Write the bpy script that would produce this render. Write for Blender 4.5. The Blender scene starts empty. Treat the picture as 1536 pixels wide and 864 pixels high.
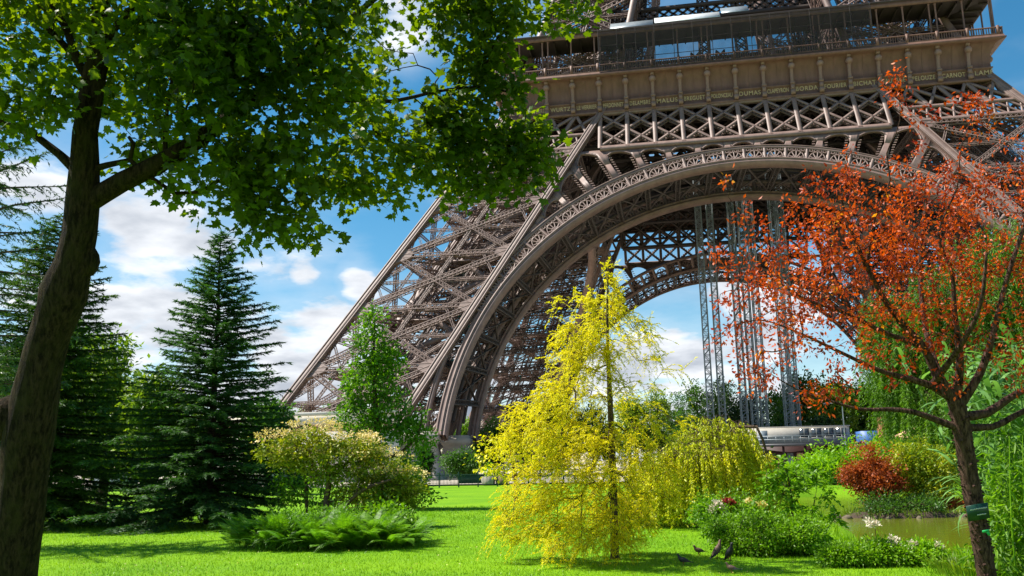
import bpy, math, random
import numpy as np
from mathutils import Matrix, Vector
rng = np.random.default_rng(11)
random.seed(5)
SC = bpy.context.scene
COL = SC.collection
R_ = math.radians

# ---------------------------------------------------------------- camera
CAMP = np.array([-12.162, -157.567, 1.75])
YAW, PITCH, ROLL, FPX = -0.171, 0.197, -0.020, 1317.7      # focal length in pixels of a 1536 wide picture
FW = np.array([math.sin(YAW)*math.cos(PITCH), math.cos(YAW)*math.cos(PITCH), math.sin(PITCH)])
RT0 = np.array([math.cos(YAW), -math.sin(YAW), 0.0])
UP0 = np.cross(RT0, FW)
RT = RT0*math.cos(ROLL) + UP0*math.sin(ROLL)
UP = -RT0*math.sin(ROLL) + UP0*math.cos(ROLL)
cam_d = bpy.data.cameras.new('camera'); cam = bpy.data.objects.new('camera', cam_d); COL.objects.link(cam)
m = Matrix(((RT[0], UP[0], -FW[0], CAMP[0]), (RT[1], UP[1], -FW[1], CAMP[1]), (RT[2], UP[2], -FW[2], CAMP[2]), (0, 0, 0, 1)))
cam.matrix_world = m
cam_d.sensor_width = 36; cam_d.lens = FPX/1536*36; cam_d.clip_end = 9000; cam_d.clip_start = 0.1
SC.camera = cam
SC.view_settings.view_transform = 'Standard'; SC.view_settings.look = 'None'
SC.view_settings.exposure = 0.90; SC.view_settings.gamma = 1.0
try: SC.view_settings.use_curve_mapping = False
except Exception: pass
SC.render.resolution_x = 1024; SC.render.resolution_y = 576
SC.cycles.max_bounces = 6; SC.cycles.transparent_max_bounces = 12
SC.cycles.diffuse_bounces = 3; SC.cycles.glossy_bounces = 2; SC.cycles.transmission_bounces = 3

F2 = np.array([math.sin(YAW), math.cos(YAW), 0.0]); R2 = np.array([math.cos(YAW), -math.sin(YAW), 0.0])

def ray(px, py):
    return FW + RT*(px-768)/FPX + UP*(432-py)/FPX
def P(px, py, d):                       # point of the photograph at depth d
    return CAMP + ray(px, py)*d
def G(px, py, z=0.0):                   # point of the photograph on the ground
    v = ray(px, py); return CAMP + v*((z-CAMP[2])/v[2])
def GD(px, d, z=0.0):                   # ground point in column px at horizontal distance d
    return np.array([CAMP[0], CAMP[1], z]) + F2*d + R2*d*(px-768)/(FPX*1.0)*math.cos(PITCH)

# ---------------------------------------------------------------- sun and sky
SUN_EL = R_(56)
SUN_H = -R2*0.975 + F2*0.16 ; SUN_H = SUN_H/np.linalg.norm(SUN_H)
SUN = np.array([SUN_H[0]*math.cos(SUN_EL), SUN_H[1]*math.cos(SUN_EL), math.sin(SUN_EL)])
sl = bpy.data.lights.new('sun', 'SUN'); sl.energy = 5.0; sl.angle = R_(0.5); sl.color = (1.0, 0.95, 0.86)
so = bpy.data.objects.new('sun', sl); COL.objects.link(so)
so.rotation_euler = Vector(-SUN).to_track_quat('-Z', 'Y').to_euler()
so.location = (-60, -150, 90)

W = bpy.data.worlds.new('World'); SC.world = W; W.use_nodes = True
nt = W.node_tree; N = nt.nodes; L = nt.links; N.clear()
def nd(t, **kw):
    n = N.new(t)
    for k, v in kw.items(): setattr(n, k, v)
    return n
def mth(op, a=None, b=None, c=None):
    n = nd('ShaderNodeMath', operation=op)
    for i, v in enumerate((a, b, c)):
        if v is None: continue
        if isinstance(v, (int, float)): n.inputs[i].default_value = v
        else: L.new(v, n.inputs[i])
    return n.outputs[0]
sky = nd('ShaderNodeTexSky', sky_type='NISHITA'); sky.sun_disc = False
sky.sun_elevation = SUN_EL; sky.sun_rotation = math.atan2(SUN_H[0], SUN_H[1])
sky.air_density = 1.0; sky.dust_density = 0.0; sky.ozone_density = 2.0; sky.altitude = 50
hs = nd('ShaderNodeHueSaturation'); hs.inputs['Saturation'].default_value = 1.34; hs.inputs['Value'].default_value = 0.86; hs.inputs['Hue'].default_value = 0.485
L.new(sky.outputs[0], hs.inputs['Color'])
tc = nd('ShaderNodeTexCoord')
sep = nd('ShaderNodeSeparateXYZ'); L.new(tc.outputs['Generated'], sep.inputs[0])
X_, Y_, Z_ = sep.outputs
zz = mth('ADD', mth('MAXIMUM', Z_, 0.0), 0.22)
cmb = nd('ShaderNodeCombineXYZ')
L.new(mth('DIVIDE', X_, zz), cmb.inputs[0]); L.new(mth('DIVIDE', Y_, zz), cmb.inputs[1]); L.new(mth('MULTIPLY', Z_, 2.2), cmb.inputs[2])
n1 = nd('ShaderNodeTexNoise'); n1.inputs['Scale'].default_value = 2.1; n1.inputs['Detail'].default_value = 9; n1.inputs['Roughness'].default_value = 0.55
L.new(cmb.outputs[0], n1.inputs['Vector'])
n2 = nd('ShaderNodeTexNoise'); n2.inputs['Scale'].default_value = 5.5; n2.inputs['Detail'].default_value = 6
L.new(cmb.outputs[0], n2.inputs['Vector'])
# banks of cumulus: (photo x, y, angular size, weight)
cov = None
for (cx, cy, size, wgt) in [(250, 345, .13, .42), (340, 470, .18, .29), (120, 500, .18, .29), (300, 560, .18, .29), (455, 412, .035, .30), (535, 424, .04, .32), (600, 45, .07, .30), (455, 560, .16, .33),
                            (1150, 490, .10, .36), (1000, 580, .14, .36), (60, 300, .14, .26), (1420, 10, .05, .12), (1330, 520, .15, .2), (690, 600, .12, .25), (800, 40, .06, .22), (860, 420, .2, .12), (1050, 20, .1, .2)]:
    v = ray(cx, cy); v = v/np.linalg.norm(v)
    d_ = nd('ShaderNodeVectorMath', operation='DISTANCE'); L.new(tc.outputs['Generated'], d_.inputs[0]); d_.inputs[1].default_value = tuple(v)
    mr = nd('ShaderNodeMapRange', interpolation_type='SMOOTHSTEP'); L.new(d_.outputs['Value'], mr.inputs[0])
    mr.inputs[1].default_value = size*1.35; mr.inputs[2].default_value = size*0.1; mr.inputs[3].default_value = 0; mr.inputs[4].default_value = wgt
    cov = mr.outputs[0] if cov is None else mth('MAXIMUM', cov, mr.outputs[0])
back = mth('MULTIPLY', mth('MAXIMUM', mth('SUBTRACT', 0.0, Y_), 0.0), 0.22)     # the sky behind the camera is half clouded too
dens = mth('ADD', mth('ADD', n1.outputs[0], cov), back)
mr = nd('ShaderNodeMapRange', interpolation_type='SMOOTHSTEP'); L.new(dens, mr.inputs[0])
mr.inputs[1].default_value = 0.69; mr.inputs[2].default_value = 0.82
thin = nd('ShaderNodeMapRange', interpolation_type='SMOOTHSTEP'); L.new(dens, thin.inputs[0])
thin.inputs[1].default_value = 0.50; thin.inputs[2].default_value = 0.85; thin.inputs[4].default_value = 0.35
mask = mth('MAXIMUM', mr.outputs[0], thin.outputs[0])
cr = nd('ShaderNodeValToRGB'); L.new(mth('ADD', mth('MULTIPLY', n2.outputs[0], 0.55), mth('MULTIPLY', dens, 0.5)), cr.inputs[0])
cr.color_ramp.elements[0].position = 0.60; cr.color_ramp.elements[0].color = (6.4, 6.6, 6.9, 1)
cr.color_ramp.elements[1].position = 0.80; cr.color_ramp.elements[1].color = (3.3, 3.6, 4.1, 1)
mx = nd('ShaderNodeMix', data_type='RGBA'); L.new(mask, mx.inputs[0]); L.new(hs.outputs[0], mx.inputs[6]); L.new(cr.outputs[0], mx.inputs[7])
bg = nd('ShaderNodeBackground'); bg.inputs[1].default_value = 0.09; L.new(mx.outputs[2], bg.inputs[0])
wo = nd('ShaderNodeOutputWorld'); L.new(bg.outputs[0], wo.inputs[0])

# ---------------------------------------------------------------- materials
def newmat(name):
    mt = bpy.data.materials.new(name); mt.use_nodes = True
    return mt, mt.node_tree.nodes, mt.node_tree.links
def plain(name, c1, c2=None, rough=0.6, scale=2.0, bump=0.0, bscale=20.0, metallic=0.0, stretch=(1, 1, 1), spec=0.4):
    mt, n, l = newmat(name); b = n['Principled BSDF']
    c2 = c2 or tuple(x*0.7 for x in c1)
    t = n.new('ShaderNodeTexCoord'); mp = n.new('ShaderNodeMapping'); mp.inputs['Scale'].default_value = stretch; l.new(t.outputs['Object'], mp.inputs[0])
    nz = n.new('ShaderNodeTexNoise'); nz.inputs['Scale'].default_value = scale; nz.inputs['Detail'].default_value = 7; nz.inputs['Roughness'].default_value = 0.65
    l.new(mp.outputs[0], nz.inputs['Vector'])
    r = n.new('ShaderNodeValToRGB'); l.new(nz.outputs[0], r.inputs[0])
    r.color_ramp.elements[0].position = 0.32; r.color_ramp.elements[0].color = (*c2, 1)
    r.color_ramp.elements[1].position = 0.68; r.color_ramp.elements[1].color = (*c1, 1)
    l.new(r.outputs[0], b.inputs['Base Color']); b.inputs['Roughness'].default_value = rough; b.inputs['Metallic'].default_value = metallic
    b.inputs['Specular IOR Level'].default_value = spec
    if bump:
        n3 = n.new('ShaderNodeTexNoise'); n3.inputs['Scale'].default_value = bscale; n3.inputs['Detail'].default_value = 6
        l.new(mp.outputs[0], n3.inputs['Vector'])
        bp = n.new('ShaderNodeBump'); bp.inputs['Strength'].default_value = bump; bp.inputs['Distance'].default_value = 0.05
        l.new(n3.outputs[0], bp.inputs['Height']); l.new(bp.outputs[0], b.inputs['Normal'])
    return mt
def leafmat(name, c1, c2, trans=0.45, tcol=None, rough=0.45, patch=0.6, c3=None, spec=0.35):
    mt, n, l = newmat(name); b = n['Principled BSDF']; out = n['Material Output']
    g = n.new('ShaderNodeNewGeometry'); t = n.new('ShaderNodeTexCoord')
    nz = n.new('ShaderNodeTexNoise'); nz.inputs['Scale'].default_value = patch; nz.inputs['Detail'].default_value = 3
    l.new(t.outputs['Object'], nz.inputs['Vector'])
    a = n.new('ShaderNodeMath'); a.operation = 'MULTIPLY_ADD'; a.inputs[1].default_value = 0.55
    l.new(g.outputs['Random Per Island'], a.inputs[0])
    s = n.new('ShaderNodeMath'); s.operation = 'MULTIPLY_ADD'; s.inputs[1].default_value = 1.6; s.inputs[2].default_value = -0.57
    l.new(nz.outputs[0], s.inputs[0]); l.new(s.outputs[0], a.inputs[2])
    r = n.new('ShaderNodeValToRGB'); l.new(a.outputs[0], r.inputs[0])
    r.color_ramp.elements[0].position = 0.1; r.color_ramp.elements[0].color = (*c1, 1)
    r.color_ramp.elements[1].position = 0.85; r.color_ramp.elements[1].color = (*c2, 1)
    if c3:
        e = r.color_ramp.elements.new(0.97); e.color = (*c3, 1)
    l.new(r.outputs[0], b.inputs['Base Color']); b.inputs['Roughness'].default_value = rough; b.inputs['Specular IOR Level'].default_value = spec
    tr = n.new('ShaderNodeBsdfTranslucent')
    mxx = n.new('ShaderNodeMix'); mxx.data_type = 'RGBA'; mxx.blend_type = 'MULTIPLY'; mxx.inputs[0].default_value = 1.0
    l.new(r.outputs[0], mxx.inputs[6]); mxx.inputs[7].default_value = (*(tcol or (1.6, 1.7, 0.6)), 1)
    l.new(mxx.outputs[2], tr.inputs['Color'])
    ms = n.new('ShaderNodeMixShader'); ms.inputs[0].default_value = trans
    l.new(b.outputs[0], ms.inputs[1]); l.new(tr.outputs[0], ms.inputs[2]); l.new(ms.outputs[0], out.inputs['Surface'])
    return mt

M = {}
M['iron'] = plain('iron_paint', (.25, .166, .138), (.155, .10, .084), rough=.55, scale=.9, bump=.15, bscale=9)
M['iron_frieze'] = plain('iron_frieze_paint', (.205, .110, .079), (.135, .072, .050), rough=.6, scale=1.6, bump=.1, bscale=6, stretch=(1, 1, .18))
M['iron_dark'] = plain('iron_interior_shade', (.06, .042, .035), (.04, .028, .024), rough=.7, scale=.3)  # iron darkened to hold the interior shade; also colours the scaffold tubes
M['iron_pilaster'] = plain('iron_bracket_lit', (.27, .17, .125), (.21, .13, .095), rough=.55, scale=1.5)  # same iron made lighter, so the brackets look lit against the panels
M['gold'] = plain('gilt_letters', (.50, .37, .19), (.42, .30, .14), rough=.45, scale=3)
M['stone'] = plain('pedestal_stone', (.46, .41, .35), (.34, .29, .24), rough=.85, scale=.6, bump=.3, bscale=5)
M['whitewall'] = plain('pale_render', (.66, .62, .56), (.58, .53, .46), rough=.8, scale=.4)
M['brownband'] = plain('brown_band', (.30, .19, .12), (.24, .15, .1), rough=.8)
def barkmat(name, c1, c2, c3, sc, bump):
    mt, n, l = newmat(name); b = n['Principled BSDF']; t = n.new('ShaderNodeTexCoord'); o = []
    for s_, st, dt in ((sc, (1, 1, .22), 6), (sc*.22, (1, 1, .6), 4), (sc*3, (1, 1, .5), 3)):
        mp = n.new('ShaderNodeMapping'); mp.inputs['Scale'].default_value = st; l.new(t.outputs['Object'], mp.inputs[0]); z = n.new('ShaderNodeTexNoise'); z.inputs['Scale'].default_value = s_; z.inputs['Detail'].default_value = dt; z.inputs['Roughness'].default_value = .7; l.new(mp.outputs[0], z.inputs['Vector']); o.append(z.outputs[0])
    r = n.new('ShaderNodeValToRGB'); l.new(o[0], r.inputs[0]); r.color_ramp.elements[0].position = .42; r.color_ramp.elements[0].color = (*c2, 1); r.color_ramp.elements[1].position = .60; r.color_ramp.elements[1].color = (*c1, 1)
    r2 = n.new('ShaderNodeValToRGB'); l.new(o[1], r2.inputs[0]); r2.color_ramp.elements[0].position = .45; r2.color_ramp.elements[0].color = (0, 0, 0, 1); r2.color_ramp.elements[1].position = .65; r2.color_ramp.elements[1].color = (.7, .7, .7, 1)
    mx_ = n.new('ShaderNodeMix'); mx_.data_type = 'RGBA'; l.new(r2.outputs[0], mx_.inputs[0]); l.new(r.outputs[0], mx_.inputs[6]); mx_.inputs[7].default_value = (*c3, 1); l.new(mx_.outputs[2], b.inputs['Base Color'])
    ad = n.new('ShaderNodeMath'); ad.operation = 'MULTIPLY_ADD'; ad.inputs[1].default_value = .3; l.new(o[2], ad.inputs[0]); l.new(o[0], ad.inputs[2])
    bp = n.new('ShaderNodeBump'); bp.inputs['Strength'].default_value = 1; bp.inputs['Distance'].default_value = bump; l.new(ad.outputs[0], bp.inputs['Height']); l.new(bp.outputs[0], b.inputs['Normal']); b.inputs['Roughness'].default_value = .95; b.inputs['Specular IOR Level'].default_value = .1; return mt
M['bark_maple'] = barkmat('maple_bark', (.055, .036, .021), (.012, .008, .005), (.042, .036, .013), 26, .06)
M['bark'] = plain('grey_brown_bark', (.14, .095, .065), (.06, .04, .028), rough=.95, scale=9, bump=.8, bscale=18, stretch=(1, 1, .4), spec=.1)
M['bark_red'] = barkmat('rough_purple_bark', (.15, .085, .065), (.025, .014, .012), (.09, .05, .035), 30, .04)
M['bark_dark'] = plain('dark_bark', (.06, .04, .03), (.03, .02, .015), rough=.95, scale=6, spec=.1)
M['maple'] = leafmat('maple_leaf', (.024, .056, .004), (.092, .15, .006), .56, (2.5, 2.2, .35), patch=.5)
M['conifer'] = leafmat('fir_needles', (.020, .064, .016), (.062, .15, .028), .3, (1.5, 1.7, .5), patch=.7, rough=.6)
M['conifer_left'] = leafmat('spruce_needles', (.013, .045, .007), (.075, .16, .012), .32, (1.6, 1.6, .4), patch=.45, rough=.6)
M['feather'] = leafmat('feathery_blue_needles', (.03, .075, .035), (.07, .14, .05), .35, patch=.5)
M['yellow'] = leafmat('golden_cypress_leaf', (.70, .66, .008), (.88, .78, .010), .55, (1.15, 1.12, .5), patch=.5, rough=.5, c3=(.86, .74, .01))
M['yellow2'] = leafmat('yellow_green_leaf', (.34, .42, .010), (.70, .66, .012), .42, (1.3, 1.25, .5), patch=.55)
M['yellow3'] = leafmat('yellowing_shrub_leaf', (.16, .26, .01), (.46, .44, .012), .42, (1.3, 1.25, .5), patch=.6)
M['column'] = leafmat('column_leaf', (.05, .135, .008), (.15, .30, .012), .42, (1.5, 1.6, .5), patch=.6)
M['gold_small'] = leafmat('golden_shrub_leaf', (.55, .52, .01), (.85, .72, .015), .4, (1.2, 1.2, .4), patch=.8)
M['bright'] = leafmat('bright_green_leaf', (.08, .18, .008), (.20, .37, .012), .42, (1.5, 1.6, .5), patch=.7)
M['lime'] = leafmat('lime_leaf', (.13, .30, .006), (.28, .48, .010), .42, (1.5, 1.5, .5), patch=.5)
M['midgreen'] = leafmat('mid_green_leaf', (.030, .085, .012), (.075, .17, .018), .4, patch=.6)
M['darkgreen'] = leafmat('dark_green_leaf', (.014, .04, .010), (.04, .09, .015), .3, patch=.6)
M['olive'] = leafmat('olive_leaf', (.08, .15, .012), (.22, .30, .02), .4, patch=.15)
M['red'] = leafmat('orange_red_leaf', (.20, .011, .005), (.72, .135, .010), .45, (1.4, 1.05, .6), patch=1.6, c3=(.80, .36, .02))
M['redbush'] = leafmat('russet_leaf', (.30, .05, .015), (.46, .12, .02), .4, (1.2, 1.1, .6), patch=1.2)
M['willow'] = leafmat('willow_leaf', (.055, .145, .008), (.145, .29, .014), .42, (1.5, 1.5, .5), patch=.5)
M['reed'] = leafmat('reed_leaf', (.07, .17, .04), (.22, .40, .11), .35, (1.2, 1.3, .6), patch=1.0, rough=.35)
M['fern'] = leafmat('fern_leaf', (.05, .15, .006), (.16, .33, .010), .38, patch=1.0)
M['cream'] = leafmat('cream_pink_blossom', (.62, .50, .08), (.88, .72, .42), .3, (1.1, 1.0, .7), patch=2.0)
M['blossom_leaf'] = leafmat('yellowing_leaf', (.11, .20, .010), (.36, .38, .02), .4, (1.3, 1.2, .5), patch=.9)
M['rosepetal'] = leafmat('pale_rose_petal', (.80, .66, .52), (.85, .76, .66), .3, (1, 1, 1))
M['redpetal'] = leafmat('dark_red_petal', (.35, .02, .03), (.45, .04, .05), .3, (1, 1, 1))
M['grassblade'] = leafmat('grass_blade', (.085, .21, .002), (.25, .42, .003), .4, (1.4, 1.4, .3), patch=.35)
M['sign'] = plain('dark_green_plate', (.008, .05, .03), (.006, .04, .025), rough=.35, scale=3)
M['signtext'] = plain('white_lettering', (.65, .68, .62), (.6, .62, .58), rough=.6)
M['ribbon'] = plain('green_tie', (.02, .45, .12), (.02, .35, .1), rough=.5)
M['fence'] = plain('green_fence_paint', (.015, .06, .04), (.01, .045, .03), rough=.5)
M['steel'] = plain('galvanised_steel', (.30, .34, .36), (.20, .23, .25), rough=.4, metallic=.3)
M['maroon'] = plain('maroon_panel', (.05, .02, .02), (.035, .014, .014), rough=.6)
M['charcoal'] = plain('charcoal_roof', (.04, .042, .05), (.03, .03, .036), rough=.5)
M['cabin'] = plain('cream_cabin', (.40, .37, .32), (.34, .31, .27), rough=.6)
M['bluebox'] = plain('blue_panel', (.05, .14, .38), (.04, .11, .3), rough=.5)
M['tent'] = plain('apricot_canvas', (.72, .40, .26), (.62, .32, .2), rough=.8)
M['tarp'] = plain('white_tarpaulin', (.60, .62, .62), (.50, .52, .53), rough=.6)
M['teal'] = plain('teal_sheet', (.04, .20, .18), (.03, .15, .14), rough=.5)
M['slate'] = plain('slate_roof', (.12, .15, .19), (.09, .11, .15), rough=.5)
M['facade'] = plain('limestone_facade', (.55, .50, .43), (.47, .42, .35), rough=.8, scale=.2)
M['rock'] = plain('bank_stone', (.17, .13, .085), (.09, .07, .045), rough=.9, scale=2, bump=.5, bscale=8)
M['timber'] = plain('rust_red_timber', (.30, .12, .05), (.2, .08, .03), rough=.8, scale=5, stretch=(1, 1, .2))
mt, n, l = newmat('window_glass'); b = n['Principled BSDF']; b.inputs['Base Color'].default_value = (.05, .06, .07, 1); b.inputs['Roughness'].default_value = .08; M['glass'] = mt
# netting: woven mesh that lets part of the light through
mt, n, l = newmat('scaffold_mesh'); b = n['Principled BSDF']; b.inputs['Base Color'].default_value = (.05, .046, .044, 1); b.inputs['Roughness'].default_value = 1; b.inputs['Specular IOR Level'].default_value = 0
tr = n.new('ShaderNodeBsdfTransparent'); ms = n.new('ShaderNodeMixShader'); t = n.new('ShaderNodeTexCoord'); nz = n.new('ShaderNodeTexNoise'); nz.inputs['Scale'].default_value = .8
l.new(t.outputs['Object'], nz.inputs['Vector']); mr_ = n.new('ShaderNodeMapRange'); l.new(nz.outputs[0], mr_.inputs[0]); mr_.inputs[3].default_value = .42; mr_.inputs[4].default_value = .72
l.new(mr_.outputs[0], ms.inputs[0]); l.new(b.outputs[0], ms.inputs[1]); l.new(tr.outputs[0], ms.inputs[2]); l.new(ms.outputs[0], n['Material Output'].inputs['Surface']); M['net'] = mt
# lawn
mt, n, l = newmat('lawn_grass'); b = n['Principled BSDF']; t = n.new('ShaderNodeTexCoord')
def nz_(sc, det, stretch=(1, 1, 1)):
    mp = n.new('ShaderNodeMapping'); mp.inputs['Scale'].default_value = stretch; l.new(t.outputs['Object'], mp.inputs[0])
    z = n.new('ShaderNodeTexNoise'); z.inputs['Scale'].default_value = sc; z.inputs['Detail'].default_value = det; l.new(mp.outputs[0], z.inputs['Vector']); return z.outputs[0]
a = n.new('ShaderNodeMath'); a.operation = 'MULTIPLY_ADD'; a.inputs[1].default_value = .5; l.new(nz_(14, 8), a.inputs[0])
a2 = n.new('ShaderNodeMath'); a2.operation = 'MULTIPLY'; a2.inputs[1].default_value = .5; l.new(nz_(.35, 4), a2.inputs[0]); l.new(a2.outputs[0], a.inputs[2])
r = n.new('ShaderNodeValToRGB'); l.new(a.outputs[0], r.inputs[0])
r.color_ramp.elements[0].position = .34; r.color_ramp.elements[0].color = (.085, .23, .002, 1)
r.color_ramp.elements[1].position = .66; r.color_ramp.elements[1].color = (.19, .36, .003, 1)
l.new(r.outputs[0], b.inputs['Base Color']); b.inputs['Roughness'].default_value = .8; b.inputs['Specular IOR Level'].default_value = .15
bp = n.new('ShaderNodeBump'); bp.inputs['Strength'].default_value = .6; bp.inputs['Distance'].default_value = .06; l.new(nz_(40, 5), bp.inputs['Height']); l.new(bp.outputs[0], b.inputs['Normal'])
M['lawn'] = mt
M['gravel'] = plain('pale_gravel', (.48, .42, .33), (.36, .31, .24), rough=.95, scale=8, bump=.3)
M['bounce_cover'] = plain('added_bounce_ground', (.20, .17, .12), (.13, .11, .07), rough=.95, scale=.4)  # dull tone for the added ground out of view
M['soil'] = plain('dark_soil', (.07, .045, .028), (.04, .028, .018), rough=.95, scale=6, bump=.5)
mt, n, l = newmat('pond_water'); b = n['Principled BSDF']; b.inputs['Roughness'].default_value = .06; b.inputs['Base Color'].default_value = (.13, .155, .010, 1); b.inputs['IOR'].default_value = 1.33
t = n.new('ShaderNodeTexCoord'); bp = n.new('ShaderNodeBump'); bp.inputs['Strength'].default_value = .22; bp.inputs['Distance'].default_value = .05; l.new(nz_(3.0, 5, (1, 1, 1)), bp.inputs['Height']); l.new(bp.outputs[0], b.inputs['Normal'])
M['water'] = mt

# ---------------------------------------------------------------- mesh helpers
class MB:
    """collects vertex / face arrays and links them as ONE mesh object"""
    def __init__(s): s.v = []; s.f = []; s.n = 0
    def add(s, v, f, mat=0):
        v = np.asarray(v, float).reshape(-1, 3); f = np.asarray(f, int)
        s.v.append(v); s.f.append((f + s.n, mat)); s.n += len(v)
    def build(s, name, mats, parent=None, smooth=False, origin=None):
        v = np.concatenate(s.v) if s.v else np.zeros((0, 3))
        if origin is not None: v = v - np.asarray(origin, float)
        me = bpy.data.meshes.new(name)
        lv = np.concatenate([f.ravel() for f, _ in s.f]); cnt = np.concatenate([np.full(len(f), f.shape[1]) for f, _ in s.f])
        mi = np.concatenate([np.full(len(f), k) for f, k in s.f])
        me.vertices.add(len(v)); me.vertices.foreach_set('co', v.astype(np.float32).ravel())
        me.loops.add(len(lv)); me.loops.foreach_set('vertex_index', lv.astype(np.int32))
        me.polygons.add(len(cnt)); st = np.concatenate([[0], np.cumsum(cnt)[:-1]])
        me.polygons.foreach_set('loop_start', st.astype(np.int32)); me.polygons.foreach_set('loop_total', cnt.astype(np.int32))
        mats = mats if isinstance(mats, (list, tuple)) else [mats]
        for mm in mats: me.materials.append(mm)
        me.polygons.foreach_set('material_index', mi.astype(np.int32))
        me.update(calc_edges=True); me.validate()
        if smooth: me.polygons.foreach_set('use_smooth', np.ones(len(me.polygons), bool))
        o = bpy.data.objects.new(name, me); COL.objects.link(o)
        if parent is not None: o.parent = parent
        elif origin is not None: o.location = tuple(origin)
        if parent is not None and origin is not None: o.location = tuple(np.asarray(origin) - np.asarray(parent.location))
        return o
def tag(o, label=None, cat=None, group=None, kind=None):
    if label: o['label'] = label
    if cat: o['category'] = cat
    if group: o['group'] = group
    if kind: o['kind'] = kind
    return o
def empty(name, loc, label, cat, group=None):
    o = bpy.data.objects.new(name, None); COL.objects.link(o); o.location = tuple(loc); o.empty_display_size = .3
    return tag(o, label, cat, group)
def nrm(a):
    a = np.asarray(a, float); return a/np.maximum(np.linalg.norm(a, axis=-1, keepdims=True), 1e-9)
def bars(mb, A, B, w, h, n, mat=0, caps=False):
    A = np.atleast_2d(np.asarray(A, float)); B = np.atleast_2d(np.asarray(B, float)); k = len(A)
    d = nrm(B-A); n = np.broadcast_to(np.asarray(n, float), A.shape)
    s = np.cross(d, n); bad = np.linalg.norm(s, axis=1) < 1e-4
    if bad.any(): s[bad] = np.cross(d[bad], [1., .13, .21])
    s = nrm(s); t = np.cross(s, d)
    w = np.broadcast_to(np.asarray(w, float), (k,))[:, None]/2; h = np.broadcast_to(np.asarray(h, float), (k,))[:, None]/2
    c = [(-1, -1), (1, -1), (1, 1), (-1, 1)]
    V = np.stack([A + s*w*a + t*h*b for a, b in c] + [B + s*w*a + t*h*b for a, b in c], 1)
    F = [[0, 1, 5, 4], [1, 2, 6, 5], [2, 3, 7, 6], [3, 0, 4, 7]]
    if caps: F += [[3, 2, 1, 0], [4, 5, 6, 7]]
    F = (np.asarray(F)[None] + (np.arange(k)*8)[:, None, None]).reshape(-1, 4)
    mb.add(V, F, mat)
def box(mb, lo, hi, mat=0):
    lo = np.asarray(lo, float); hi = np.asarray(hi, float); c = (lo+hi)/2
    bars(mb, [[c[0], c[1], lo[2]]], [[c[0], c[1], hi[2]]], hi[0]-lo[0], hi[1]-lo[1], [0, 1, 0], mat, True)
def tube(mb, pts, rad, sides=8, mat=0, cap=True, lump=0.0):
    p = np.asarray(pts, float); k = len(p); rad = np.broadcast_to(np.asarray(rad, float), (k,))
    t = nrm(np.gradient(p, axis=0)); x = nrm(np.cross(t[0], [.3, .8, .1] if abs(t[0][2]) > .8 else [0, 0, 1])); V = []
    ang = np.linspace(0, 2*np.pi, sides, endpoint=False)
    for i in range(k):
        x = nrm(x - t[i]*np.dot(x, t[i])); y = np.cross(t[i], x); r = rad[i]*(1 + (lump*rng.normal(size=sides) if lump else 0))
        V.append(p[i] + (np.cos(ang)*r)[:, None]*x + (np.sin(ang)*r)[:, None]*y)
    V = np.concatenate(V); i = np.arange(k-1)[:, None]*sides; j = np.arange(sides)[None]; j2 = (j+1) % sides
    F = np.stack([i+j, i+j2, i+sides+j2, i+sides+j], -1).reshape(-1, 4); mb.add(V, F, mat)
    if cap:
        c = p[-1] + t[-1]*rad[-1]*.4; n0 = len(V)-sides
        mb.add(np.vstack([V[n0:], c]), np.stack([np.arange(sides), (np.arange(sides)+1) % sides, np.full(sides, sides)], 1), mat)
def cones(mb, A, B, ra, rb, sides=4, mat=0):
    A = np.asarray(A, float); B = np.asarray(B, float); k = len(A)
    if k == 0: return
    d = nrm(B-A); s = np.cross(d, np.where(np.abs(d[:, 2:3]) > .85, [[1., .2, 0]], [[0, 0, 1.]])); s = nrm(s); t = np.cross(s, d)
    a = np.linspace(0, 2*np.pi, sides, endpoint=False); ring = np.cos(a)[None, :, None]*s[:, None] + np.sin(a)[None, :, None]*t[:, None]
    V = np.concatenate([A[:, None] + ring*np.reshape(ra, (-1, 1, 1)), B[:, None] + ring*np.reshape(rb, (-1, 1, 1))], 1)
    j = np.arange(sides); F = np.stack([j, (j+1) % sides, sides+(j+1) % sides, sides+j], 1)
    mb.add(V, (F[None] + (np.arange(k)*2*sides)[:, None, None]).reshape(-1, 4), mat)
def scatter(mb, tmpl, pos, axis, normal, scale, mat=0):
    V, F = tmpl; a = nrm(axis); n = nrm(normal); s = nrm(np.cross(a, n) + 1e-6); n = np.cross(s, a)
    k = len(pos); sc = np.broadcast_to(np.asarray(scale, float), (k,))[:, None, None]
    VV = np.asarray(pos)[:, None] + sc*(V[None, :, 0:1]*s[:, None] + V[None, :, 1:2]*a[:, None] + V[None, :, 2:3]*n[:, None])
    mb.add(VV, (F[None] + (np.arange(k)*len(V))[:, None, None]).reshape(-1, F.shape[1]), mat)
def rdir(k, bias=(0, 0, 0), s=1.0): return nrm(rng.normal(size=(k, 3))*s + np.asarray(bias))
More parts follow.
